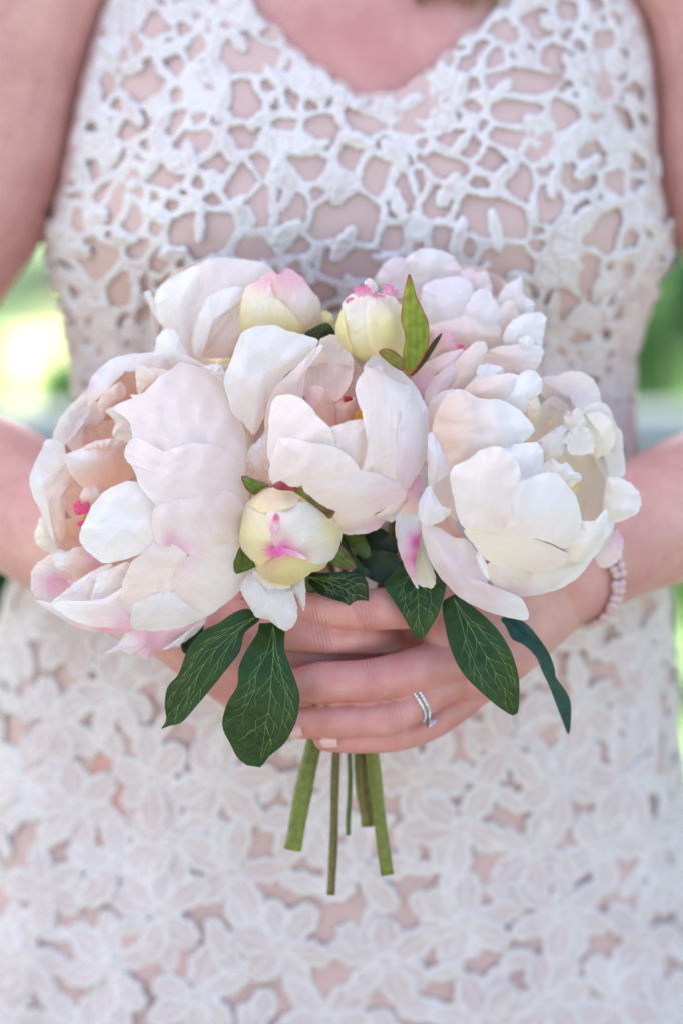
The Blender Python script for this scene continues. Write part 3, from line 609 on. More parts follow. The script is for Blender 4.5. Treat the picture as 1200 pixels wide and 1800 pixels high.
def leaf(F, pts, mid, depths, fold=.12, tint='leaf', veins=True, curl=0, cup=0, seed=1, label=None, wav=.5):
    """mid: midrib pixel points base->tip, depths along it (mm); the blade folds along its midrib"""
    o = catmull(np.array(pts, float), 160, True); m = catmull(np.array(mid, float), 41)
    dm = np.interp(np.linspace(0, 1, 41), np.linspace(0, 1, len(depths)), depths)
    tg = np.gradient(m, axis=0); tg /= np.linalg.norm(tg, axis=1)[:, None]; pr = np.stack([-tg[:, 1], tg[:, 0]], 1)
    def hit(q, dr):
        a, b = o, np.roll(o, -1, 0); e = b-a; w_ = a-q; den = dr[0]*e[:, 1]-dr[1]*e[:, 0]; den = np.where(np.abs(den) < 1e-9, 1e-9, den)
        tt = (w_[:, 0]*e[:, 1]-w_[:, 1]*e[:, 0])/den; uu = (w_[:, 0]*dr[1]-w_[:, 1]*dr[0])/den
        k = tt[(uu >= 0) & (uu <= 1) & (tt > 0)]; return k.min() if len(k) else .5
    hp = np.array([hit(q, d_) for q, d_ in zip(m, pr)]); hn = np.array([hit(q, -d_) for q, d_ in zip(m, pr)])
    for h in (hp, hn):      # tame outliers
        h[:] = np.minimum(h, np.convolve(np.pad(h, 3, mode='edge'), np.ones(7)/7, 'valid')*1.35+1.2)
    T = np.linspace(0, 1, 41)
    def surf(t, s, lift=0.):
        t = np.asarray(t, float); s = np.asarray(s, float)
        mx, my, dd = np.interp(t, T, m[:, 0]), np.interp(t, T, m[:, 1]), np.interp(t, T, dm)
        px_, py_ = np.interp(t, T, pr[:, 0]), np.interp(t, T, pr[:, 1]); h = np.where(s > 0, np.interp(t, T, hp), np.interp(t, T, hn))
        x, y = mx+px_*h*s, my+py_*h*s
        d = dd-fold*np.abs(s)*h*.26*(1-cup*np.abs(s))+curl*s*h*.26+wav*np.abs(s)**2*np.sin(t*11+seed+np.sign(s))+lift
        return P(x, y, d)
    nt_, ns_ = 44, 19; tt, ss = np.meshgrid(np.linspace(0, 1, nt_), np.linspace(-1, 1, ns_), indexing='ij')
    c0, c1 = np.array(GREENS[tint][0]), np.array(GREENS[tint][1]); mixv = (np.abs(ss)*.6+.4*tt).reshape(-1, 1)
    col = c0*(1-mixv)+c1*mixv
    f = [[i*ns_+j, i*ns_+j+1, (i+1)*ns_+j+1, (i+1)*ns_+j] for i in range(nt_-1) for j in range(ns_-1)]
    ob = mesh_obj('leaf', surf(tt.ravel(), ss.ravel()), f, M_LEAF, F.root, cols=col)
    if label: ob['label'] = label
    if veins:
        g_ = np.random.default_rng(seed*31+5); mb = MB(); mm = np.mean(hp+hn)
        def strip(ts, wid):
            ts = np.array(ts); n = max(6, len(ts)*4); k = np.linspace(0, len(ts)-1, n); t = np.interp(k, range(len(ts)), ts[:, 0]); s = np.interp(k, range(len(ts)), ts[:, 1])
            s = np.clip(s, -.97, .97); wv = np.linspace(wid, wid*.45, n)*g_.uniform(.75, 1.2, n)
            hloc = np.where(s > 0, np.interp(t, T, hp), np.interp(t, T, hn)); Lm = np.linalg.norm(np.diff(m, axis=0), axis=1).sum()
            dtp, dsp = np.gradient(t)*Lm, np.gradient(s)*hloc; ln = np.sqrt(dtp**2+dsp**2)+1e-9; nx_, ns2 = -dsp/ln, dtp/ln
            a = surf(t+nx_*wv/Lm, s+ns2*wv/(hloc+2), -.28); b = surf(t-nx_*wv/Lm, s-ns2*wv/(hloc+2), -.28)
            v = np.empty((2*n, 3)); v[0::2] = a; v[1::2] = b
            mb.add(v, [[2*i, 2*i+1, 2*i+3, 2*i+2] for i in range(n-1)])
        strip([(x, .012*math.sin(x*20)) for x in np.linspace(.02, .95, 12)], .68)
        for sg in (-1, 1):
            # long lateral veins from the base, then forks off the midrib
            lat = [(0.04+x*.72, sg*(.04+.50*math.sin(min(x*1.25, 1)*1.5))+g_.uniform(-.035, .035)) for x in np.linspace(0, 1, 9)]; strip(lat, .58)
            for k in range(2, 8):
                if g_.random() < .8:
                    t0, s0_ = lat[k]; L_ = g_.uniform(.05, .11); mid_ = (t0+L_*.5, s0_+sg*.17+g_.uniform(-.04, .04))
                    strip([(t0, s0_), mid_, (t0+L_*1.3, min(.95, abs(s0_)+.36)*sg)], .5)
                    if g_.random() < .6: strip([mid_, (mid_[0]+.05, mid_[1]-sg*.02), (mid_[0]+.12, mid_[1]+sg*.03)], .42)
            for t0 in np.arange(.22, .86, .13):
                t0 = t0+g_.uniform(-.04, .04); s1 = sg*g_.uniform(.2, .32); L_ = g_.uniform(.06, .1)
                strip([(t0, 0), (t0+L_*.5, s1*.45), (t0+L_*.9, s1)], .55)
                if g_.random() < .7: strip([(t0+L_*.9, s1), (t0+L_*1.5, s1+sg*g_.uniform(-.05, .1)), (t0+L_*2.2, s1+sg*g_.uniform(-.08, .05))], .45)
                if g_.random() < .7: strip([(t0+L_*.9, s1), (t0+L_*1.1, s1+sg*.12), (t0+L_*1.5, s1+sg*.2)], .42)
                if t0 > .65: strip([(t0+L_*.9, s1), (t0+L_*1.6, s1+sg*.25), (t0+L_*2.0, s1+sg*.5)], .45)
        mb.build('leaf_veins', M_VEIN, ob)
    return ob
def sepal(F, pts, ang, d, tip=(.10, .12, .02), base=(.16, .22, .03), edge=(.30, .05, .03), surf=None, bulge=-1.5, cr='D', label=None, ew=.82):
    PSEED[0] += 1; sd = PSEED[0]; p = np.array(pts, float)
    if cr: p = np.array(CR[cr])+p/3
    o = catmull(p, 48, True); c = o.mean(0); rr = np.linspace(0, 1, 9)[1:]
    pp = np.concatenate([c[None], (c+(o-c)*rr[:, None, None]).reshape(-1, 2)]); r = np.concatenate([[0], np.repeat(rr, 48)])
    dv = np.array([math.cos(R(ang)), -math.sin(R(ang))]); q = (pp-c)@dv; t = (q-q.min())/(q.max()-q.min()+1e-6); pv = np.array([-dv[1], dv[0]]); s = (pp-c)@pv; s /= np.abs(s).max()+1e-6
    gx, gy = surf or (0, 0)
    dd = d+gx*(pp[:, 0]-c[0])/100+gy*(pp[:, 1]-c[1])/100+bulge*(1-r*r)+.5*wnoise(pp[:, 0], pp[:, 1], sd, 30)+.5*np.abs(s)
    col = np.array(base)*(1-t[:, None])+np.array(tip)*t[:, None]
    col = col*(1+.25*np.sin(s*14+sd)[:, None]*.5); m = np.clip((r-ew)/(1-ew), 0, 1)[:, None]; col = col*(1-m)+np.array(edge)*m
    f = [[0, 1+(j+1) % 48, 1+j] for j in range(48)]+[[1+i*48+j, 1+i*48+(j+1) % 48, 1+(i+1)*48+(j+1) % 48, 1+(i+1)*48+j] for i in range(7) for j in range(48)]
    ob = mesh_obj('sepal', P(pp[:, 0], pp[:, 1], dd), f, M_SEPAL, F.root, cols=col)
    if label: ob['label'] = label
    return ob
def stem(F, pts, col, ns=18):
    p = np.array(pts, float); q_ = catmull(p, 24); k_ = np.arange(24); q_[:, 0] += .7*np.sin(k_*.9+p[-1, 1]); q_[:, 3] *= 1+.05*np.sin(k_*1.7+p[-1, 0]); v, f = tube(P(q_[:, 0], q_[:, 1], q_[:, 2]), q_[:, 3]/1000, ns, n=72, cap=False)
    z = v[:, 2]; t = (z-z.min())/(z.max()-z.min()); a = np.arange(len(v)) % ns
    c = np.array(col)*(1+.28*np.sin(a/ns*6.28*2)[:, None]*.6)*(.75+.5*t[:, None]*0+.35*(1-t[:, None])); c = c*(1-.0*t[:, None])
    br = (.5+.5*np.sin(t*7+a*.5))[:, None]*.4; c = c*(1-br)+np.array((.09, .06, .02))*br
    mesh_obj('stem', v, f, M_STEM, F.root, cols=c)
GP = 'peony blooms in the bouquet'; GB = 'peony buds in the bouquet'
# ---------------------------------------------------------------- back left bloom
f4 = flower('peony', 'pale peony partly hidden at the back left, above the largest bloom', 'flower', GP, (370, 560, 120, 115, 52, 22))
back_petals(f4, 8, 'bb', .84)
core(f4, 375, 580, 88, 85, 58, 14, 'b')
petal(f4, 'G', [(75,250),(150,180),(290,110),(390,68),(500,75),(620,90),(690,140),(620,220),(570,400),(500,520),(430,640),(300,620),(250,600),(190,520),(130,450),(85,400),(90,330)], 'bb', 100, (33, 0, -2), 0, -8, 2, 1.0)
petal(f4, 'G', [(90,400),(75,330),(75,250),(150,180),(290,110),(300,180),(285,300),(260,420),(240,560),(180,520),(130,450)], 'wb', 120, (28, -2, 0), 0, -4, -1)
petal(f4, 'G', [(330,540),(400,440),(520,310),(570,420),(520,520),(460,620),(440,650),(340,610)], 'bp', 80, (27, 0, 0), 0, -3)
petal(f4, 'G', [(325,320),(350,280),(420,240),(530,222),(540,290),(470,350),(390,430),(345,520),(310,600),(270,560),(272,460),(290,390)], 'wb', 75, (25, 0, 0), 0, -5)
petal(f4, 'G', [(65,570),(85,480),(130,445),(180,460),(210,520),(250,590),(340,645),(280,690),(160,680),(80,630)], 'wb', 110, (14, 0, 0), 0, -4)
petal(f4, 'G', [(330,650),(350,635),(385,630),(420,640),(440,690),(435,730),(390,700)], 'wb', 40, (6, 0, 0), 0, -2)
petal(f4, 'G', [(265,585),(330,600),(440,598),(480,610),(450,670),(350,650)], 'ye', 60, (20, 0, 0), 0, -2, label='yellowish inner petal')
petal(f4, 'G', [(10,260),(40,245),(70,300),(110,370),(100,420),(70,380),(45,330)], 'wl', 130, (38, 0, 0), 0, -1)
# ---------------------------------------------------------------- back right bloom
f5 = flower('peony', 'loose pink white peony at the back right, behind the upright red edged sepal', 'flower', GP, (800, 570, 150, 125, 50, 20))
back_petals(f5, 9, 'bb', .80)
core(f5, 790, 580, 110, 90, 58, 14, 'b')
petal(f5, 'H', [(180,215),(210,150),(250,110),(300,98),(350,108),(400,170),(440,260),(380,320),(280,300),(220,260)], 'mb', 110, (46, 0, 0), 0, -3)
petal(f5, 'H', [(340,112),(400,60),(460,50),(520,60),(580,85),(612,130),(632,170),(600,205),(480,250),(420,270),(380,190)], 'lb', 75, (44, 0, 0), 0, -4, spots=[(610,130,50,'m')])
petal(f5, 'H', [(610,200),(640,165),(690,158),(700,175),(760,175),(790,245),(785,300),(720,300),(640,250)], 'mb', 70, (42, 0, 0), 0, -3, spots=[(660,200,45,'m')])
petal(f5, 'H', [(820,340),(835,285),(870,240),(920,212),(950,198),(958,290),(1012,335),(1005,385),(950,420),(860,420)], 'lb', 65, (41, 0, 0), 0, -4)
petal(f5, 'H', [(960,320),(1000,325),(1015,350),(1000,395),(960,410),(940,370)], 'wl', 30, (39, 0, 0), 0, -2)
petal(f5, 'H', [(420,300),(440,240),(520,210),(620,198),(670,220),(690,250),(700,340),(640,480),(560,560),(470,520),(430,400)], 'lb', 90, (34, 0, -2), 0, -6)
petal(f5, 'H', [(670,330),(700,280),(760,262),(800,310),(842,380),(845,450),(820,500),(720,560),(600,560),(570,480),(610,400)], 'lb', 70, (31, 0, -2), 0, -5)
petal(f5, 'H', [(440,480),(520,440),(640,410),(740,420),(830,460),(830,520),(740,570),(620,600),(500,600)], 'bp', 80, (28, 0, -2), 0, -5)
petal(f5, 'H', [(800,430),(850,340),(900,330),(930,400),(900,470),(840,520)], 'bp', 70, (33, 0, 0), 0, -3)
petal(f5, 'H', [(850,520),(868,470),(900,430),(960,398),(1040,388),(1078,418),(1065,490),(1052,575),(1000,600),(930,580),(870,560)], 'wl', 55, (24, 0, 0), 0, -5)
petal(f5, 'H', [(720,670),(750,610),(790,580),(880,560),(1000,560),(1062,580),(1050,640),(1020,690),(940,720),(820,720)], 'lp', 30, (19, 0, 0), 0, -4)
petal(f5, 'H', [(930,540),(960,510),(1000,520),(1010,560),(960,580)], 'ww', 60, (17, 0, 0), 0, -2)
petal(f5, 'H', [(465,600),(475,540),(500,490),(540,475),(580,490),(602,520),(605,552),(640,560),(648,580),(620,620),(550,640),(480,640)], 'kp', 70, (17, 0, 0), 0, -3, spots=[(560,485,50,'k'),(630,565,35,'h')], label='coral pink edged inner petal')
# ---------------------------------------------------------------- small buds at the back
b1 = flower('peony_bud', 'yellow bud with a pink tip, at the back left between the two pale blooms', 'flower bud', GB, (490, 530, 72, 68, 26, 20))
core(b1, 490, 545, 64, 58, 30, 17, 'y', 'bud_core')
petal(b1, 'G', [(620,200),(645,160),(690,140),(718,158),(770,126),(835,168),(900,250),(938,300),(932,400),(870,470),(800,470),(730,400),(690,300)], 'ky', 70, 'E', -1, spots=[(880,330,120,'l'),(780,160,80,'k')])
petal(b1, 'G', [(495,500),(505,420),(525,300),(545,230),(600,195),(660,180),(690,260),(740,400),(780,470),(650,500),(540,510)], 'my', 85, 'E', -3, spots=[(640,190,70,'k'),(520,440,120,'y'),(620,330,90,'c')])
petal(b1, 'G', [(640,300),(690,280),(760,330),(850,440),(850,480),(770,480),(690,440),(650,380)], 'cy', 100, 'E', -4.0)
sepal(b1, [(855,475),(890,445),(930,425),(975,412),(1010,450),(1015,480),(970,510),(920,520)], 40, 10, (.03,.05,.01), (.04,.06,.015), (.05,.04,.02), cr='G', label='dark green sepal')
petal(b1, 'G', [(920,420),(930,370),(960,348),(1000,368),(1015,420),(990,460),(950,450)], 'yg', 70, (30, 0, 0), 0, -5, label='small yellow bud petal')
b2 = flower('peony_bud', 'yellow bud with frilly hot pink top and tall upright green sepal', 'flower bud', GB, (652, 570, 64, 66, 8, 20))
core(b2, 652, 572, 60, 60, 10, 19, 'y', 'bud_core')
petal(b2, 'H', [(0,380),(10,330),(60,290),(150,285),(230,300),(285,320),(312,420),(330,520),(322,620),(200,640),(60,640),(0,560),(-30,470)], 'wy', 95, 'E', -1, jit=.3, spots=[(60,320,60,'b')])
petal(b2, 'H', [(150,290),(230,296),(290,318),(318,420),(332,530),(318,620),(220,630),(150,560),(130,420)], 'by', 90, 'E', -2.5, jit=.3, spots=[(300,330,50,'m'),(230,480,100,'y')])
petal(b2, 'H', [(-32,470),(0,380),(15,400),(30,500),(60,600),(20,610),(-20,540)], 'yy', 100, 'E', -2.5, jit=.3)
for pts in ([(70,290),(66,262),(85,245),(110,250),(125,240),(150,262),(158,285),(130,300),(95,308)], [(150,292),(175,280),(200,292),(225,300),(220,308),(180,306)], [(218,290),(222,262),(240,238),(262,245),(285,265),(312,292),(290,298),(262,300)], [(20,335),(25,318),(50,308),(66,314),(50,326),(30,340)]):
    petal(b2, 'H', pts, 'vk', 90, (-10, 0, 0), 0, -1, 0, .5, jit=1.6, name='frill', label='frilled hot pink petal tip')
petal(b2, 'H', [(120,240),(138,208),(170,220),(190,260),(170,290),(140,285)], 'bb', 100, (2, 0, 0), 0, -2)
sepal(b2, [(345,655),(400,640),(440,600),(480,540),(528,494),(515,535),(470,610),(410,690),(362,722)], 50, 2, (.05,.05,.02), (.06,.07,.02), (.10,.03,.02), cr='H', label='thin dark sepal')
sepal(b2, [(195,600),(230,577),(280,592),(322,635),(332,690),(300,690),(250,655)], 150, -22, (.22,.16,.02), (.16,.20,.03), (.30,.05,.03), cr='H', ew=.8, label='short olive sepal with a red rim')
sepal(b2, [(355,182),(378,235),(395,300),(430,375),(455,430),(462,490),(460,560),(425,635),(360,722),(332,690),(322,600),(336,520),(312,430),(318,350),(335,250)], 90, -16, (.26,.30,.03), (.17,.23,.025), (.42,.06,.03), bulge=-3, cr='H', ew=.87, label='tall upright green sepal with red edges')
# ---------------------------------------------------------------- right bloom
f3 = flower('peony', 'big open cream white peony at the right of the bouquet', 'flower', GP, (885, 850, 188, 205, 15, 58))
back_petals(f3, 11, 'wb')
core(f3, 940, 790, 120, 130, 48, 22, 'c')
petal(f3, 'H', [(365,745),(400,690),(450,650),(550,602),(640,583),(632,640),(560,690),(490,740),(450,830),(430,840)], 'mp', 40, (8, 0, -3), 0, -4, label='rose pink outer petal', spots=[(410,760,80,'k')])
petal(f3, 'H', [(580,680),(650,592),(720,540),(766,562),(745,640),(690,735),(640,800),(560,830),(560,760)], 'bp', 60, (5, 0, -3), 0, -4)
petal(f3, 'H', [(430,880),(455,770),(520,700),(590,660),(612,720),(580,800),(520,840),(460,900)], 'mp', 55, (3, 0, -3), 0, -4, spots=[(470,800,60,'m')])
petal(f3, 'E', [(240,280),(310,190),(330,130),(400,120),(465,150),(440,190),(380,260),(300,320)], 'wb', 55, (2, 0, -2), 0, -3)
petal(f3, 'E', [(655,260),(670,190),(740,180),(830,155),(900,175),(950,220),(972,290),(968,340),(880,370),(780,370),(700,320)], 'wb', 70, (24, 0, -2), 0, 4, -2, spots=[(780,290,90,'m'),(740,200,50,'l')])
petal(f3, 'E', [(870,370),(960,320),(1020,350),(1052,430),(1090,490),(1092,560),(1103,640),(1098,705),(1020,730),(960,660),(930,560),(890,460)], 'wc', 20, (19, 3, -2), 0, 5, -2, 1.0)
petal(f3, 'F', [(1000,120),(1010,60),(1090,65),(1150,105),(1187,165),(1172,240),(1100,282),(1020,300),(990,260)], 'wc', 10, (10, 0, 0), 0, -4, -1)
petal(f3, 'F', [(940,330),(1000,290),(1045,300),(1030,350),(980,420),(940,420)], 'wl', 30, (12, 0, 0), 0, -2)
petal(f3, 'F', [(940,475),(965,420),(1000,370),(1055,333),(1090,375),(1094,425),(1075,480),(1040,520),(980,535)], 'mb', 40, (20, 0, 0), 0, -4, .0, spots=[(1085,370,40,'k'),(1000,530,40,'m')], label='small pink rimmed outer petal by the bracelet')
petal(f3, 'E', [(700,600),(760,570),(850,580),(960,590),(990,660),(1005,780),(1003,880),(980,930),(930,962),(860,950),(800,880),(740,760)], 'ce', 80, (21, 3, -3), 0, 6, 0)
petal(f3, 'E', [(590,530),(610,440),(650,350),(720,290),(800,340),(830,430),(770,470),(690,530),(640,570)], 'ce', 80, (20, 3, -4), 0, 5, 0)
petal(f3, 'E', [(890,400),(960,370),(1030,420),(1050,520),(1010,590),(940,610),(890,540),(860,460)], 'cc', 60, (16, 3, -3), 0, -3, 0)
petal(f3, 'E', [(780,415),(800,365),(815,385),(850,350),(880,380),(900,440),(860,480),(800,470)], 'wc', 80, (11, 0, -3), 0, -2, -.5, 1.8, wave=1.1)
petal(f3, 'E', [(620,560),(680,500),(770,442),(800,480),(805,550),(750,610),(680,625)], 'wc', 70, (8, 2, -4), 0, -2, -.5, 1.8, wave=1.1)
petal(f3, 'E', [(795,530),(805,480),(840,455),(905,458),(935,510),(935,580),(870,600),(810,590)], 'wc', 80, (7, 2, -4), 0, 2, -.5, 1.2, wave=.8)
petal(f3, 'E', [(575,380),(590,320),(640,295),(655,350),(640,400),(610,430)], 'ce', 80, (6, 0, 0), 0, -3)
petal(f3, 'E', [(650,690),(680,640),(720,618),(760,645),(800,640),(830,680),(872,705),(862,740),(800,775),(740,750),(690,720)], 'wc', 60, (-10, 0, -2), 0, -4, 0, 1.0)
for pts, dd in (([(800,765),(825,748),(862,733),(850,785),(825,795)], -8), ([(692,432),(712,412),(722,425),(700,444)], 6)):
    petal(f3, 'E', pts, 'oy', 60, (dd, 0, 0), 0, -1, 0, .1, jit=.3, name='stamen', label='yellow stamen')
petal(f3, 'E', [(50,420),(75,320),(120,275),(190,252),(250,262),(140,350),(110,470),(80,500)], 'bp', 80, (-2, 0, -2), 0, -3)
petal(f3, 'E', [(260,270),(330,205),(470,170),(550,185),(580,260),(500,320),(380,340),(300,310)], 'wp', 30, (-8, 0, -2), 0, -5, 0)
petal(f3, 'E', [(505,230),(530,185),(600,150),(650,178),(668,240),(640,292),(592,322),(575,372),(520,360),(470,310)], 'ww', 50, (-9, 0, -2), 0, -5, -1, 1.0)
petal(f3, 'E', [(88,470),(100,400),(130,330),(170,275),(220,253),(280,270),(350,305),(450,308),(550,368),(608,430),(622,480),(570,530),(520,600),(400,640),(290,660),(190,690),(150,620),(110,540)], 'wp', 20, (-22, 0, -6), 0, -9, -1.5, .8, spots=[(540,430,130,'w')], wave=.9)
petal(f3, 'E', [(455,600),(500,550),(560,538),(640,535),(672,590),(672,660),(670,720),(620,800),(520,800)], 'wl', 70, (-29, 0, -4), 0, -5, -1)
petal(f3, 'F', [(85,110),(115,70),(165,40),(195,80),(205,200),(220,290),(170,240),(120,180)], 'bp', 110, (-16, 0, 0), 0, -1)
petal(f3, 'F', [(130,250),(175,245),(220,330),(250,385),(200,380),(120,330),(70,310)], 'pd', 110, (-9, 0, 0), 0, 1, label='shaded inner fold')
petal(f3, 'F', [(860,340),(880,290),(940,285),(1000,225),(1012,290),(980,385),(920,470),(830,500),(790,440)], 'wc', 60, (-14, 4, -2), 0, -5, -1)
petal(f3, 'F', [(385,580),(380,510),(480,520),(620,560),(760,540),(880,500),(950,430),(990,370),(985,420),(930,490),(850,590),(740,650),(600,684),(500,672),(420,640)], 'wc', -60, 'E', -2, 0, -.5, spots=[(540,650,80,'m')])
petal(f3, 'F', [(420,530),(500,520),(600,545),(618,580),(570,625),(500,600)], 'wc', 180, 'E', -4, -1.5)
petal(f3, 'F', [(258,332),(400,340),(560,365),(700,410),(800,460),(882,510),(780,542),(640,572),(560,556),(450,528),(380,498),(310,420)], 'bc', -15, 'E', -4, -1.2, -.8, wave=.3)
petal(f3, 'F', [(440,230),(480,160),(550,85),(640,45),(730,32),(790,85),(850,175),(872,270),(865,340),(800,432),(700,400),(560,368),(440,345),(400,290)], 'wb', 60, 'E', -6.2, -1.2, -1.2, wave=.4, spots=[(720,160,150,'w')])
petal(f3, 'F', [(185,20),(280,-40),(350,-90),(430,-105),(500,-70),(545,0),(545,80),(500,150),(500,260),(450,345),(350,335),(255,325),(215,240),(192,120)], 'bb', 80, 'E', -7.0, -1.5, -1.0, wave=.4)
petal(f3, 'E', [(66,500),(95,488),(145,580),(195,680),(160,712),(110,745),(75,800),(62,650)], 'wb', 100, (-26, 0, 0), 0, -3)
petal(f3, 'F', [(18,190),(70,100),(95,135),(135,205),(188,232),(145,282),(72,312),(22,285)], 'wl', -90, (-31, 0, 0), 0, -4)
petal(f3, 'F', [(33,305),(110,318),(200,370),(270,388),(330,458),(372,530),(382,640),(405,660),(540,683),(582,740),(592,806),(500,800),(400,772),(280,722),(200,662),(120,572),(58,450)], 'wb', -40, (-20, 2, 6), 0, -7, 0, spots=[(250,600,130,'m'),(150,560,90,'m'),(380,690,90,'m')], cc=(730+235/3, 820+560/3), label='low outer petal with a pink band', wave=.8)
petal(f3, 'F', [(318,470),(340,448),(375,520),(388,600),(360,570),(332,520)], 'ww', 90, (-32, 0, 0), 0, -1)
petal(f3, 'D', [(1045,300),(1062,420),(1112,540),(1126,600),(1105,642),(1035,622),(1005,560),(1020,430)], 'cg', -80, (-8, 0, 0), 0, -3, label='hanging cream green petal')
petal(f3, 'D', [(912,300),(940,235),(1040,225),(1048,330),(1035,430),(1015,545),(1035,640),(1010,620),(950,500),(920,390)], 'lw', -85, (-14, 0, 0), 0, -3, spots=[(1030,400,60,'v'),(1020,500,60,'v'),(1000,560,50,'k')], label='hanging white petal with a hot pink edge')
petal(f3, 'D', [(940,240),(960,190),(985,120),(1030,45),(1058,75),(1052,150),(1035,232)], 'kp', 70, (-18, 0, 0), 0, -2, spots=[(1030,100,70,'k')], label='coral pink petal between centre and right bloom')
# ---------------------------------------------------------------- left bloom
f1 = flower('peony', 'largest peony, at the left, its peach heart opening to the left', 'flower', GP, (275, 885, 200, 262, 25, 60))
back_petals(f1, 12, 'bp')
core(f1, 200, 870, 115, 190, 58, 22, 'p')
petal(f1, 'B', [(440,835),(500,790),(560,715),(640,690),(760,690),(880,660),(965,640),(960,690),(860,750),(760,812),(700,830),(660,872),(630,858),(600,832),(560,842),(510,818)], 'mm', -110, (13, 0, 0), 0, -3, label='pink outer petal hanging under the left bloom', spots=[(700,770,110,'k'),(520,780,80,'w')])
petal(f1, 'B', [(740,815),(830,750),(910,688),(970,640),(945,700),(870,765),(800,802)], 'ww', -120, (6, 0, 0), 0, -1)
petal(f1, 'B', [(70,555),(170,575),(300,620),(580,660),(600,705),(520,730),(400,722),(285,698),(190,640),(120,595)], 'mw', -100, (10, 0, 6), 0, -4, 0, spots=[(540,700,90,'k'),(440,705,80,'k'),(300,690,70,'m')])
petal(f1, 'A', [(160,515),(175,455),(215,380),(280,310),(350,262),(372,300),(360,360),(320,430),(270,500),(210,550)], 'wb', 130, (18, 6, -2), 0, 4, -2)
petal(f1, 'A', [(345,350),(352,215),(400,150),(460,100),(540,70),(640,62),(740,52),(830,90),(800,160),(640,150),(560,130),(480,170),(420,230),(375,300)], 'wp', 120, (12, 2, -4), 0, -3, -1, spots=[(355,230,35,'k'),(420,190,60,'w')])
petal(f1, 'A', [(400,330),(410,270),(460,210),(560,130),(640,130),(640,290),(580,340),(470,350)], 'pd', 110, (27, 2, 3), 0, 3, 0)
petal(f1, 'A', [(598,200),(604,128),(660,138),(760,150),(780,190),(700,250),(640,275),(612,285)], 'cp', 120, (0, 0, -3), 0, -3)
petal(f1, 'A', [(235,490),(255,420),(305,370),(360,330),(420,320),(440,390),(390,440),(340,450),(320,500),(310,570),(270,590),(240,550)], 'wp', 120, (20, 5, -2), 0, 3, -2)
petal(f1, 'A', [(405,360),(400,320),(440,260),(520,215),(545,280),(480,335),(440,390),(425,390)], 'bp', 120, (19, 5, -2), 0, -3, 0)
petal(f1, 'A', [(380,460),(350,420),(400,370),(470,340),(530,370),(520,440),(440,460)], 'dd', 120, (26, 5, 0), 0, 2, 0)
petal(f1, 'A', [(300,580),(330,480),(370,425),(440,418),(510,430),(510,530),(430,550),(350,580)], 'pd', 120, (22, 5, 0), 0, 3, 0)
petal(f1, 'B', [(62,215),(78,160),(96,115),(130,140),(170,185),(195,260),(200,310),(140,305),(95,280),(70,250)], 'cb', 180, (21, 0, 0), 0, -3)
petal(f1, 'A', [(105,560),(122,522),(165,515),(215,540),(230,600),(235,650),(185,690),(160,750),(145,830),(140,920),(170,1060),(110,940),(92,890),(58,820),(37,750),(48,680),(78,615)], 'wb', 160, (13, 5, 0), 0, -4, -2, cc=(40+110/3, 600+740/3))
petal(f1, 'A', [(150,820),(160,730),(195,660),(230,632),(290,670),(270,740),(225,800),(225,900),(230,1000),(200,1060),(175,1000),(155,920)], 'bp', 150, (16, 6, 0), 0, -3, -1, cc=(40+190/3, 600+830/3))
petal(f1, 'B', [(170,230),(180,150),(240,125),(340,100),(370,160),(350,250),(300,295),(225,312),(185,290)], 'pd', 160, (19, 8, 0), 0, 4, 0)
petal(f1, 'A', [(205,810),(235,735),(290,675),(350,660),(420,700),(450,800),(430,850),(370,890),(310,880),(265,930),(225,880)], 'pd', 140, (16, 8, 0), 0, 4, 0)
petal(f1, 'A', [(225,600),(300,570),(390,525),(480,515),(560,530),(590,620),(600,700),(520,750),(440,785),(340,775),(280,735),(235,660)], 'bd', 110, (4, 9, 4), 0, -5, 0, spots=[(540,660,110,'d'),(300,590,70,'w')])
petal(f1, 'A', [(320,560),(380,530),(480,515),(540,540),(520,580),(420,580),(360,590)], 'bp', 90, (2, 8, 4), 0, -2, 0)
petal(f1, 'A', [(305,830),(330,765),(385,745),(430,775),(450,810),(410,840),(360,875)], 'bp', 100, (6, 6, 0), 0, -4, 0)
for pts, dd in (([(268,75),(272,45),(295,28),(312,45),(345,38),(356,60),(345,95),(318,102),(285,104)], 2), ([(283,152),(320,132),(345,130),(345,165),(318,172)], 4)):
    petal(f1, 'B', pts, 'hh', 150, (dd, 0, 0), 0, -2, 0, .2, jit=.3, name='stamen', label='hot pink stamen petal')
petal(f1, 'B', [(318,118),(335,98),(352,110),(345,138),(328,136)], 'oo', 150, (5, 0, 0), 0, -1, 0, .1, jit=.2, name='stamen', label='orange stamen')
petal(f1, 'B', [(44,470),(50,400),(82,358),(150,310),(205,288),(260,330),(300,400),(280,460),(220,520),(170,565),(110,552),(60,530)], 'wb', 160, (14, 6, 0), 0, 3, -3, spots=[(150,470,100,'m'),(100,540,70,'m')])
petal(f1, 'B', [(118,450),(160,415),(240,405),(310,430),(290,490),(220,530),(170,545),(130,510)], 'md', 160, (13, 8, 0), 0, 2, 0, spots=[(160,470,70,'k')])
petal(f1, 'B', [(165,310),(230,300),(310,270),(380,310),(440,355),(400,400),(330,430),(280,450),(240,400),(190,395),(165,350)], 'bd', 160, (6, 10, 0), 0, -4, -2, spots=[(390,320,60,'k'),(190,320,70,'w')])
petal(f1, 'A', [(440,365),(510,335),(580,330),(650,350),(640,540),(580,540),(510,520),(474,492),(488,430),(460,392)], 'cb', 170, (4, 8, 0), 0, -3, -1, .9)
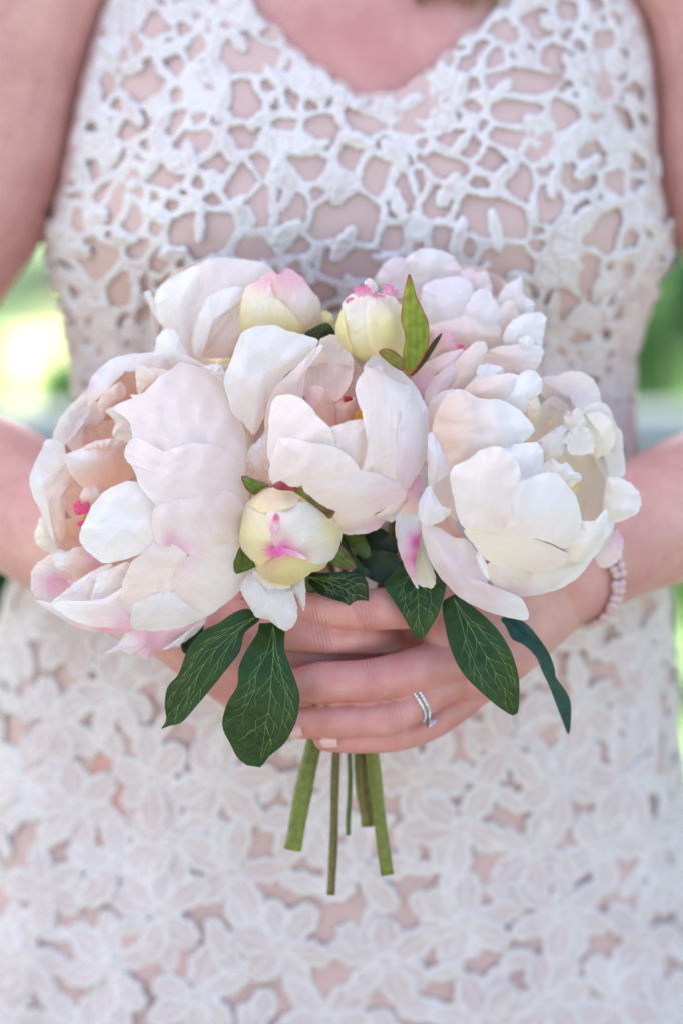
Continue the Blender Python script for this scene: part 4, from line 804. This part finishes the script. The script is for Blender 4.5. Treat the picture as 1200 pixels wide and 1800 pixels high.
petal(f1, 'A', [(480,350),(575,300),(572,285),(640,268),(720,190),(790,140),(880,88),(980,138),(1050,208),(1088,330),(1150,420),(1178,520),(1175,700),(1160,880),(1000,920),(800,860),(660,720),(600,600),(580,500),(560,420)], 'bb', 170, 'E', 0, -1, -1.5, .9, spots=[(650,330,120,'b')], cc=(40+830/3, 600+480/3), wave=.8)
petal(f1, 'A', [(538,595),(550,545),(600,508),(680,548),(750,580),(800,562),(900,540),(1050,560),(1160,680),(1192,830),(1185,1010),(1040,1060),(900,1000),(720,880),(620,760),(580,665),(552,635)], 'bb', 165, 'E', -2.5, -1.2, -2.2, .8, cc=(40+820/3, 600+740/3))
petal(f1, 'B', [(760,470),(770,400),(800,362),(860,325),(960,288),(1060,253),(1150,200),(1195,290),(1182,420),(1140,510),(1050,590),(968,642),(880,665),(820,580),(780,525)], 'wb', -30, 'E', -3, -1.5, -1, spots=[(860,330,80,'m')])
petal(f1, 'B', [(690,80),(760,42),(850,20),(930,12),(1000,-40),(1100,-10),(1182,90),(1150,220),(1000,290),(880,318),(800,280),(700,240)], 'bb', -60, 'E', -4, -1.2, -1, spots=[(780,245,50,'k'),(850,285,45,'k'),(900,300,60,'m')])
petal(f1, 'B', [(520,500),(540,430),(580,350),(650,290),(730,245),(830,280),(865,325),(800,400),(780,500),(800,560),(720,560),(630,620),(570,620),(520,580)], 'bb', 190, 'E', -4.5, -1, -1)
petal(f1, 'B', [(160,575),(170,550),(215,515),(260,475),(330,425),(430,372),(480,372),(440,450),(400,520),(350,575),(250,600)], 'wb', 170, (-6, 10, 2), 0, -4, -2)
petal(f1, 'B', [(360,570),(375,490),(400,420),(450,395),(560,355),(580,440),(540,500),(450,545)], 'wb', 170, (-14, 8, 2), 0, -3, -1)
petal(f1, 'B', [(163,588),(205,560),(340,560),(440,540),(540,480),(640,430),(690,480),(650,560),(600,600),(585,695),(480,700),(340,688),(240,645)], 'wb', 190, (-19, 8, 4), 0, -5, -2, spots=[(540,690,90,'k'),(420,690,80,'m')])
petal(f1, 'B', [(568,660),(588,580),(660,540),(740,513),(800,518),(850,568),(905,605),(962,640),(880,682),(780,712),(660,717),(580,703)], 'wl', 190, 'E', -6.5, -2, -1.5)
petal(f1, 'B', [(300,210),(318,160),(350,90),(400,12),(470,-40),(560,-72),(640,-50),(700,40),(760,180),(740,270),(650,292),(560,335),(430,358),(360,312),(312,265)], 'wb', 170, (-36, 2, 0), 0, -5, -2, .8, spots=[(420,200,220,'w')])
# ---------------------------------------------------------------- centre bloom
f2 = flower('peony', 'blush peony at the centre front, half closed round a peach heart', 'flower', GP, (590, 785, 165, 150, 0, 46))
back_petals(f2, 10, 'bp')
core(f2, 620, 760, 95, 95, 22, 16, 'd')
petal(f2, 'C', [(10,330),(48,220),(88,110),(140,52),(270,36),(360,68),(440,88),(505,115),(470,190),(380,260),(300,340),(245,430),(222,520),(170,612),(130,570),(60,500),(33,430),(18,370)], 'wb', 120, (-7, 4, 4), 0, -8, -2, .8, wave=.8)
petal(f2, 'C', [(690,230),(720,200),(790,195),(760,260),(740,320),(690,320)], 'mp', 90, (8, 0, 0), 0, -2)
petal(f2, 'C', [(640,410),(680,310),(690,230),(655,150),(705,225),(748,290),(720,350),(690,400)], 'wp', 100, (2, 0, 0), 0, 0)
petal(f2, 'C', [(410,260),(500,180),(515,115),(575,85),(645,105),(662,150),(692,215),(690,300),(650,390),(590,440),(500,430),(430,400)], 'bp', 85, (-2, 0, -7), 0, 4, -2, .8)
petal(f2, 'C', [(225,530),(260,400),(320,320),(420,230),(505,145),(530,155),(450,270),(428,400),(430,470),(300,520),(245,640)], 'bp', 70, (-12, 2, 3), 0, -2, -1)
petal(f2, 'C', [(640,420),(700,345),(745,400),(750,560),(690,580),(655,540),(690,480)], 'pd', 100, (0, 0, 0), 0, 2, 0)
petal(f2, 'C', [(570,600),(582,430),(640,412),(702,425),(695,480),(660,540),(620,600)], 'pd', 90, (-4, 0, 0), 0, -4, 0, spots=[(655,420,22,'r')])
petal(f2, 'C', [(438,440),(470,358),(540,368),(584,420),(592,500),(590,600),(520,560),(460,490)], 'pd', 110, (-8, 0, 0), 0, -3, 0, spots=[(455,420,40,'k')])
petal(f2, 'C', [(640,440),(650,412),(678,412),(690,428),(668,436)], 'rr', 90, (-12, 0, 0), 0, -1, 0, .1, jit=.2, name='stamen', label='dark red stamen tip')
petal(f2, 'C', [(702,515),(712,492),(735,488),(745,530),(716,536)], 'oo', 90, (-10, 0, 0), 0, -1, 0, .1, jit=.2, name='stamen', label='orange stamen')
petal(f2, 'C', [(120,770),(142,690),(200,630),(245,575),(260,740),(275,870),(210,855),(140,822)], 'bp', 120, (-4, 0, 0), 0, -3)
petal(f2, 'C', [(148,705),(190,650),(242,595),(255,650),(205,680),(205,750),(245,810),(260,870),(180,800)], 'wp', 120, (-8, 0, 0), 0, -2, cc=(390+195/3, 560+720/3))
petal(f2, 'C', [(205,740),(205,670),(245,610),(260,700),(262,820),(235,800)], 'bp', 120, (-11, 0, 0), 0, -1)
petal(f2, 'D', [(815,262),(885,200),(965,125),(972,150),(942,230),(902,292),(862,282)], 'wc', -60, 'E', -2, -1)
petal(f2, 'D', [(580,240),(660,265),(740,275),(820,250),(865,258),(850,302),(800,342),(700,360),(635,352),(600,310)], 'lb', -60, 'E', -1, -1, spots=[(810,290,60,'k'),(780,300,60,'m')], label='lowest petal with a pink lilac corner')
petal(f2, 'C', [(745,270),(770,220),(830,183),(900,238),(980,308),(1040,388),(1082,480),(1088,600),(1072,730),(1032,830),(972,902),(920,860),(905,700),(900,600),(870,450),(830,330),(780,310)], 'bb', 60, 'E', -1, -1.5, -1.5, .8, cc=(390+950/3, 560+520/3), wave=.7)
petal(f2, 'C', [(930,570),(965,450),(1025,400),(1075,480),(1086,610),(1062,760),(972,898),(922,860),(915,700)], 'wm', 80, 'E', -3, -1, -1)
petal(f2, 'C', [(850,300),(905,330),(985,360),(1000,430),(960,470),(925,560),(915,650),(880,560),(862,430)], 'wb', 80, 'E', -4, -1, -1, 1.0, wave=.9)
petal(f2, 'C', [(560,590),(640,550),(740,533),(772,600),(785,700),(760,790),(700,810),(630,740),(580,670)], 'bb', 90, 'E', 1, -.5, -.5)
petal(f2, 'C', [(735,795),(830,725),(912,685),(925,800),(940,890),(860,870),(790,840)], 'bb', 60, 'E', -3, -1, 0)
petal(f2, 'C', [(703,380),(720,312),(770,268),(830,248),(862,300),(872,420),(892,560),(917,650),(912,692),(830,735),(745,805),(768,700),(757,600),(738,500),(716,440)], 'bb', 95, 'E', -5, -1, -.8, .5)
petal(f2, 'C', [(240,700),(248,560),(265,440),(330,400),(430,428),(500,508),(567,576),(592,650),(588,690),(480,700),(360,690),(300,690),(268,800)], 'bb', 50, 'E', -3.0, -1, -.8, .5)
petal(f2, 'D', [(425,110),(470,60),(560,45),(640,28),(720,22),(800,33),(880,68),(952,110),(962,142),(902,192),(820,242),(740,277),(640,262),(560,222),(480,170)], 'lb', 20, 'E', -6, -2, -1, spots=[(900,130,110,'m'),(850,190,70,'m')])
petal(f2, 'C', [(248,810),(268,720),(295,640),(340,628),(450,650),(600,680),(680,735),(722,800),(640,822),(560,842),(480,862),(400,885),(300,880),(262,862)], 'bb', 70, 'E', -6.5, -1, -.8, .5)
# ---------------------------------------------------------------- low bud
b3 = flower('peony_bud', 'round cream bud streaked hot pink, lowest flower at the front of the bouquet', 'flower bud', GB, (508, 940, 90, 88, -12, 30))
core(b3, 508, 938, 84, 80, -12, 27, 'y', 'bud_core')
petal(b3, 'D', [(160,560),(200,515),(330,600),(360,640),(260,650),(190,615)], 'wb', -110, (-14, 0, 0), 0, -3)
petal(b3, 'D', [(340,640),(400,590),(432,575),(442,680),(432,762),(395,690),(370,670)], 'wl', -80, (-6, 0, 0), 0, -2)
petal(b3, 'D', [(98,645),(150,560),(190,590),(260,630),(330,640),(372,660),(392,720),(397,800),(352,864),(300,852),(250,812),(180,792),(148,740)], 'ww', -80, (-12, 0, 2), 0, -5, 0, .8, label='white petal hanging under the bud')
petal(b3, 'D', [(185,525),(260,485),(350,460),(490,515),(435,590),(340,634),(260,622),(205,582)], 'gy', -80, 'E', -1, jit=.2, ruf=.2, spots=[(290,500,70,'v'),(330,560,120,'y')])
petal(b3, 'D', [(93,375),(128,195),(200,200),(270,240),(260,380),(285,450),(235,500),(190,515),(120,450)], 'cy', 120, 'E', -2.2, jit=.2, ruf=.2, spots=[(270,450,45,'v'),(110,330,70,'y')])
petal(b3, 'D', [(235,250),(330,210),(450,190),(560,260),(632,345),(602,465),(560,502),(480,514),(400,470),(300,440),(262,380)], 'wc', 20, 'E', -3.2, jit=.2, ruf=.3, spots=[(330,440,60,'v'),(420,480,50,'k'),(270,340,40,'k'),(600,330,90,'y')])
petal(b3, 'D', [(140,195),(195,140),(270,112),(380,120),(390,200),(240,242),(175,222)], 'cy', 80, 'E', -4.2, jit=.2, ruf=.2, spots=[(280,170,90,'e')])
petal(b3, 'D', [(262,300),(280,245),(302,260),(306,310),(284,352),(268,345)], 'kk', 100, (-47, 0, 0), 0, -1, 0, .3, jit=.5, label='curled hot pink petal tip', spots=[(284,270,22,'h'),(290,320,20,'m')])
petal(b3, 'D', [(200,430),(250,440),(290,425),(330,428),(400,450),(450,490),(380,480),(320,470),(290,480),(255,462)], 'kk', 0, (-45.0, -1, 1), 0, -.6, 0, .5, jit=.6, label='pink crease where the bud petals meet', spots=[(285,450,60,'v'),(430,480,30,'b')])
sepal(b3, [(103,60),(125,48),(180,72),(248,100),(215,118),(172,150),(130,120)], 150, -22, (.14,.20,.02), (.10,.16,.03), (.25,.05,.04), label='green sepal with a red rim')
sepal(b3, [(268,102),(310,76),(370,88),(402,130),(350,128),(300,124)], 0, -40, (.32,.06,.06), (.30,.05,.06), (.25,.08,.05), label='red sepal')
sepal(b3, [(365,120),(430,118),(490,165),(545,190),(598,200),(602,230),(570,277),(530,245),(450,182)], -30, -36, (.14,.03,.03), (.20,.25,.06), (.20,.20,.05), label='olive sepal with a maroon tip')
sepal(b3, [(63,372),(82,358),(100,430),(150,490),(188,520),(110,558),(66,548)], -90, -16, (.09,.14,.02), (.10,.15,.03), (.07,.09,.02))
sepal(b3, [(558,500),(590,440),(622,408),(690,490),(702,540),(640,545)], -40, -8, (.10,.12,.03), (.12,.17,.04), (.20,.05,.04))
# ---------------------------------------------------------------- leaves
Z7 = lambda L: [(260+x/4, 1000+y/4) for x, y in L]; Z5 = lambda L: [(640+x/2.857, 980+y/2.857) for x, y in L]; ZD = lambda L: [(390+x/3, 820+y/3) for x, y in L]
leaf(f1, Z7([(235,510),(340,430),(400,400),(330,560),(270,620)]), Z7([(400,405),(320,500),(268,600)]), (8, 10), tint='dark', veins=False, seed=2)
leaf(f1, Z7([(95,1125),(130,1060),(120,950),(140,830),(210,750),(240,680),(280,570),(380,440),(500,380),(600,310),(710,280),(790,350),(700,430),(670,480),(650,580),(560,700),(440,850),(330,980),(240,1080),(150,1105)]), Z7([(775,330),(640,420),(450,600),(300,830),(190,1010),(98,1122)]), (-4, -9, -10, -7, -4, 2), .16, seed=3, label='long dark green leaf twisted at its tip')
leaf(f1, Z7([(790,375),(880,370),(960,400),(960,560),(1000,680),(1060,850),(1066,950),(1040,1080),(960,1230),(860,1310),(800,1390),(740,1400),(640,1340),(580,1230),(523,1100),(560,940),(630,820),(640,690),(700,560),(770,450)]), Z7([(880,378),(885,560),(870,760),(850,980),(820,1160),(785,1395)]), (-4, -13, -17, -16, -12, -6), .12, seed=4, label='broad dark green leaf with yellow veins hanging below the left bloom')
leaf(f3, Z5([(393,225),(450,183),(550,250),(650,340),(720,440),(760,540),(777,640),(766,787),(700,770),(600,690),(500,590),(440,480),(405,350)]), Z5([(440,190),(530,350),(620,510),(700,660),(764,784)]), (0, -8, -11, -10, -5), .13, seed=6, label='oval dark green leaf with yellow veins right of the ring hand')
leaf(f3, Z5([(680,298),(780,313),(840,360),(920,470),(955,560),(960,600),(1010,670),(1037,740),(1026,890),(985,800),(930,655),(890,570),(860,500),(800,440),(740,410),(710,350)]), Z5([(690,303),(790,380),(880,480),(935,600),(1000,730),(1026,885)]), (8, 4, 2, 4, 8, 14), .35, 'blue', False, seed=7, label='narrow bluish leaf seen edge on, rightmost of the leaves')
leaf(f3, ZD([(855,622),(920,540),(960,480),(1100,500),(1178,600),(1150,750),(1100,850),(1050,912),(1018,900),(960,800),(900,700)]), ZD([(1030,480),(1030,620),(1035,760),(1040,908)]), (8, -2, -5, -2), .13, seed=8, label='pointed dark green leaf under the pink edged petals')
leaf(f2, ZD([(440,572),(560,558),(700,555),(742,578),(772,630),(766,762),(730,772),(650,722),(560,692),(500,662)]), ZD([(442,580),(560,610),(670,665),(755,762)]), (4, -3, -5, -2), .12, tint='dark', seed=9, label='small dark leaf lying on the upper finger')
leaf(f2, ZD([(610,400),(640,355),(700,470),(790,575),(720,575),(640,500)]), ZD([(630,370),(690,480),(770,570)]), (2, -1, -2), .1, tint='leaf', veins=False, seed=10)
leaf(f2, ZD([(635,350),(740,355),(790,480),(720,470)]), ZD([(650,352),(720,400),(780,475)]), (8, 5, 4), .1, tint='olive', veins=False, seed=11)
leaf(f2, ZD([(740,340),(850,330),(925,420),(915,475),(830,475),(775,440)]), ZD([(760,345),(840,400),(912,465)]), (10, 8, 8), .1, tint='dark', veins=False, seed=12)
leaf(f2, ZD([(690,470),(780,440),(920,465),(928,550),(880,602),(820,612),(750,570)]), ZD([(700,480),(800,520),(885,595)]), (6, 4, 4), .1, tint='dark', veins=False, seed=13)
leaf(f2, ZD([(430,600),(450,570),(520,650),(500,665),(440,660)]), ZD([(440,590),(470,630),(505,660)]), (3, 2, 2), .1, tint='olive', veins=False, seed=14)
# ---------------------------------------------------------------- stems
GS = (.17, .20, .03)
stem(f3, [(800, 960, 40, 4), (700, 1060, 42, 4), (610, 1160, 38, 4), (556, 1290, 34, 4.1), (514, 1494, 30, 4.2)], GS)
stem(f2, [(610, 900, 25, 2), (602, 1100, 42, 2), (592, 1310, 33, 2), (582, 1573, 30, 2)], (.16, .13, .03))
stem(b3, [(530, 990, 5, 1.2), (590, 1100, 44, 1.2), (613, 1310, 36, 1.2), (612, 1468, 36, 1.2)], (.08, .16, .03))
stem(f5, [(760, 640, 60, 3), (680, 1000, 48, 3.4), (636, 1300, 41, 3.5), (646, 1452, 41, 3.4)], (.17, .14, .03))
stem(f1, [(330, 960, 50, 3), (500, 1060, 46, 3), (620, 1200, 40, 3), (650, 1310, 33, 3.2), (680, 1538, 28, 3.0)], GS)
stem(f4, [(400, 640, 65, 2), (540, 980, 54, 2), (610, 1150, 46, 2), (620, 1230, 44, 2)], GS)
stem(b1, [(500, 590, 45, 1.5), (580, 980, 50, 1.5), (615, 1200, 48, 1.5)], GS)
stem(b2, [(660, 620, 25, 1.5), (640, 980, 46, 1.5), (625, 1200, 46, 1.5)], GS)
# ================================================================ JEWELLERY
import bmesh
axp = P(765, 1213, 17.5), P(690, 1259, 9)
AX = (axp[1]-axp[0]); AX /= np.linalg.norm(AX)
cF = P(728, 1233, 13); RR = .0094
n1 = P(728+20, 1233+26, 13.5)-cF; n1 -= AX*(n1@AX); n1 /= np.linalg.norm(n1); n2 = np.cross(AX, n1); n2 *= -1 if n2[1] > 0 else 1
def ringpt(a, off, r): return cF+AX*off+r*(math.cos(a)*n1+math.sin(a)*n2)
def band(root, off, r, wr_):
    n, m = 72, 8; v = []; f = []
    for i in range(n):
        for j in range(m):
            b = j*2*math.pi/m; v.append(ringpt(i*2*math.pi/n, off+math.cos(b)*wr_, r+math.sin(b)*wr_*.8))
    for i in range(n):
        for j in range(m): f.append([i*m+j, i*m+(j+1) % m, ((i+1) % n)*m+(j+1) % m, ((i+1) % n)*m+j])
    mesh_obj('band', v, f, M_SILVER, root)
def gem(root, c, nrm, t1, r, h, name='diamond', sides=8):
    t1 = t1-nrm*(t1@nrm); t1 /= np.linalg.norm(t1); t2 = np.cross(nrm, t1); v = []
    for rr_, hh in ((.55, h*.5), (1., h*.12), (1., 0), (.1, -h*.7)):
        for k in range(sides):
            a = (k+.5)*2*math.pi/sides; v.append(c+nrm*hh+r*rr_*(math.cos(a)*t1+math.sin(a)*t2))
    f = [list(range(sides))]+[[i*sides+k, i*sides+(k+1) % sides, (i+1)*sides+(k+1) % sides, (i+1)*sides+k] for i in range(3) for k in range(sides)]
    return mesh_obj(name, v, f, M_GEM, root, smooth=False)
er = thing('engagement_ring', 'white gold ring set with one square diamond above a row of small stones', 'ring', 'rings on her ring finger')
wb = thing('wedding_band', 'plain width wedding band of small diamonds, on the ring finger beside the square stone ring', 'ring', 'rings on her ring finger')
wb['label'] = 'slim diamond band without a large stone, on the fingertip side of the other ring'
band(er, -.0012, RR, .0009); band(wb, .0012, RR, .0009)
for root, off in ((er, -.0012), (wb, .0012)):
    for k in range(13):
        a = .42+k*.16 if root is er else .05+k*.16
        c = ringpt(a, off, RR+.0006); nrm = ringpt(a, off, 1)-cF-AX*off; gem(root, c, nrm/np.linalg.norm(nrm), AX, .00068, .0008)
aS = .32; c = ringpt(aS, -.0008, RR+.0026); nrm = (c-cF); nrm -= AX*(nrm@AX); nrm /= np.linalg.norm(nrm); t2 = np.cross(AX, nrm)
v = []; 
for rr_, hh in ((.0014, -.0026), (.0034, .0006), (.0034, .0014), (.0028, .0014), (.0026, 0)):
    for k in range(4):
        a = (k+.5)*math.pi/2; v.append(c+nrm*hh+rr_*(math.cos(a)*AX+math.sin(a)*t2))
mesh_obj('setting', v, [[i*4+k, i*4+(k+1) % 4, (i+1)*4+(k+1) % 4, (i+1)*4+k] for i in range(4) for k in range(4)]+[[0, 1, 2, 3]], M_SILVER, er, smooth=False)
gem(er, c+nrm*.0010, nrm, AX, .0030, .0020, 'square_diamond', 4)
br = thing('pearl_bracelet', 'double strand bracelet of pink pearls on the wrist behind the right bloom', 'bracelet')
wa = np.array([(1205, 893, 128, 36), (1092, 945, 95, 30.5), (985, 1012, 66, 25.5), (930, 1050, 60, 22)], float); wq = catmull(wa, 120); wp = P(wq[:, 0], wq[:, 1], wq[:, 2])
v0, f0 = None, None
bm = bmesh.new(); bmesh.ops.create_uvsphere(bm, u_segments=14, v_segments=9, radius=1); v0 = np.array([q.co[:] for q in bm.verts]); f0 = [[q.index for q in p.verts] for p in bm.faces]; bm.free()
bead = None
for dx, dy, rb in ((0, 0, .0025), (-17, -3, .0023)):
    loop = np.array([(1050, 950, 60), (1048, 985, 62), (1042, 1015, 64), (1031, 1043, 68), (1014, 1068, 76), (990, 1086, 90), (960, 1075, 108), (950, 1030, 120), (970, 970, 120), (1010, 935, 105), (1040, 930, 80)], float)+[dx, dy, 0]
    q = catmull(loop, 400, True); p3 = P(q[:, 0], q[:, 1], q[:, 2])
    dd = np.linalg.norm(p3[:, None]-wp[None], axis=2); k = dd.argmin(1); rad = wq[k, 3]/1000+rb*.9; p3 = wp[k]+(p3-wp[k])/dd[np.arange(400), k][:, None]*np.maximum(rad, 0)[:, None]
    arc = np.concatenate([[0], np.cumsum(np.linalg.norm(np.diff(np.vstack([p3, p3[:1]]), axis=0), axis=1))]); n = int(arc[-1]/(2*rb*1.02))
    p3c = np.vstack([p3, p3[:1]])
    for i in range(n):
        c = [np.interp(i*arc[-1]/n, arc, p3c[:, j]) for j in range(3)]
        if bead is None: bead = mesh_obj('bead', v0*.0028, f0, M_PEARL, br); o = bead
        else: o = bead.copy(); COL.objects.link(o); o.parent = br
        o.location = c; s = rb/.0028*(1+.04*math.sin(i*7)); o.scale = (s, s, s)
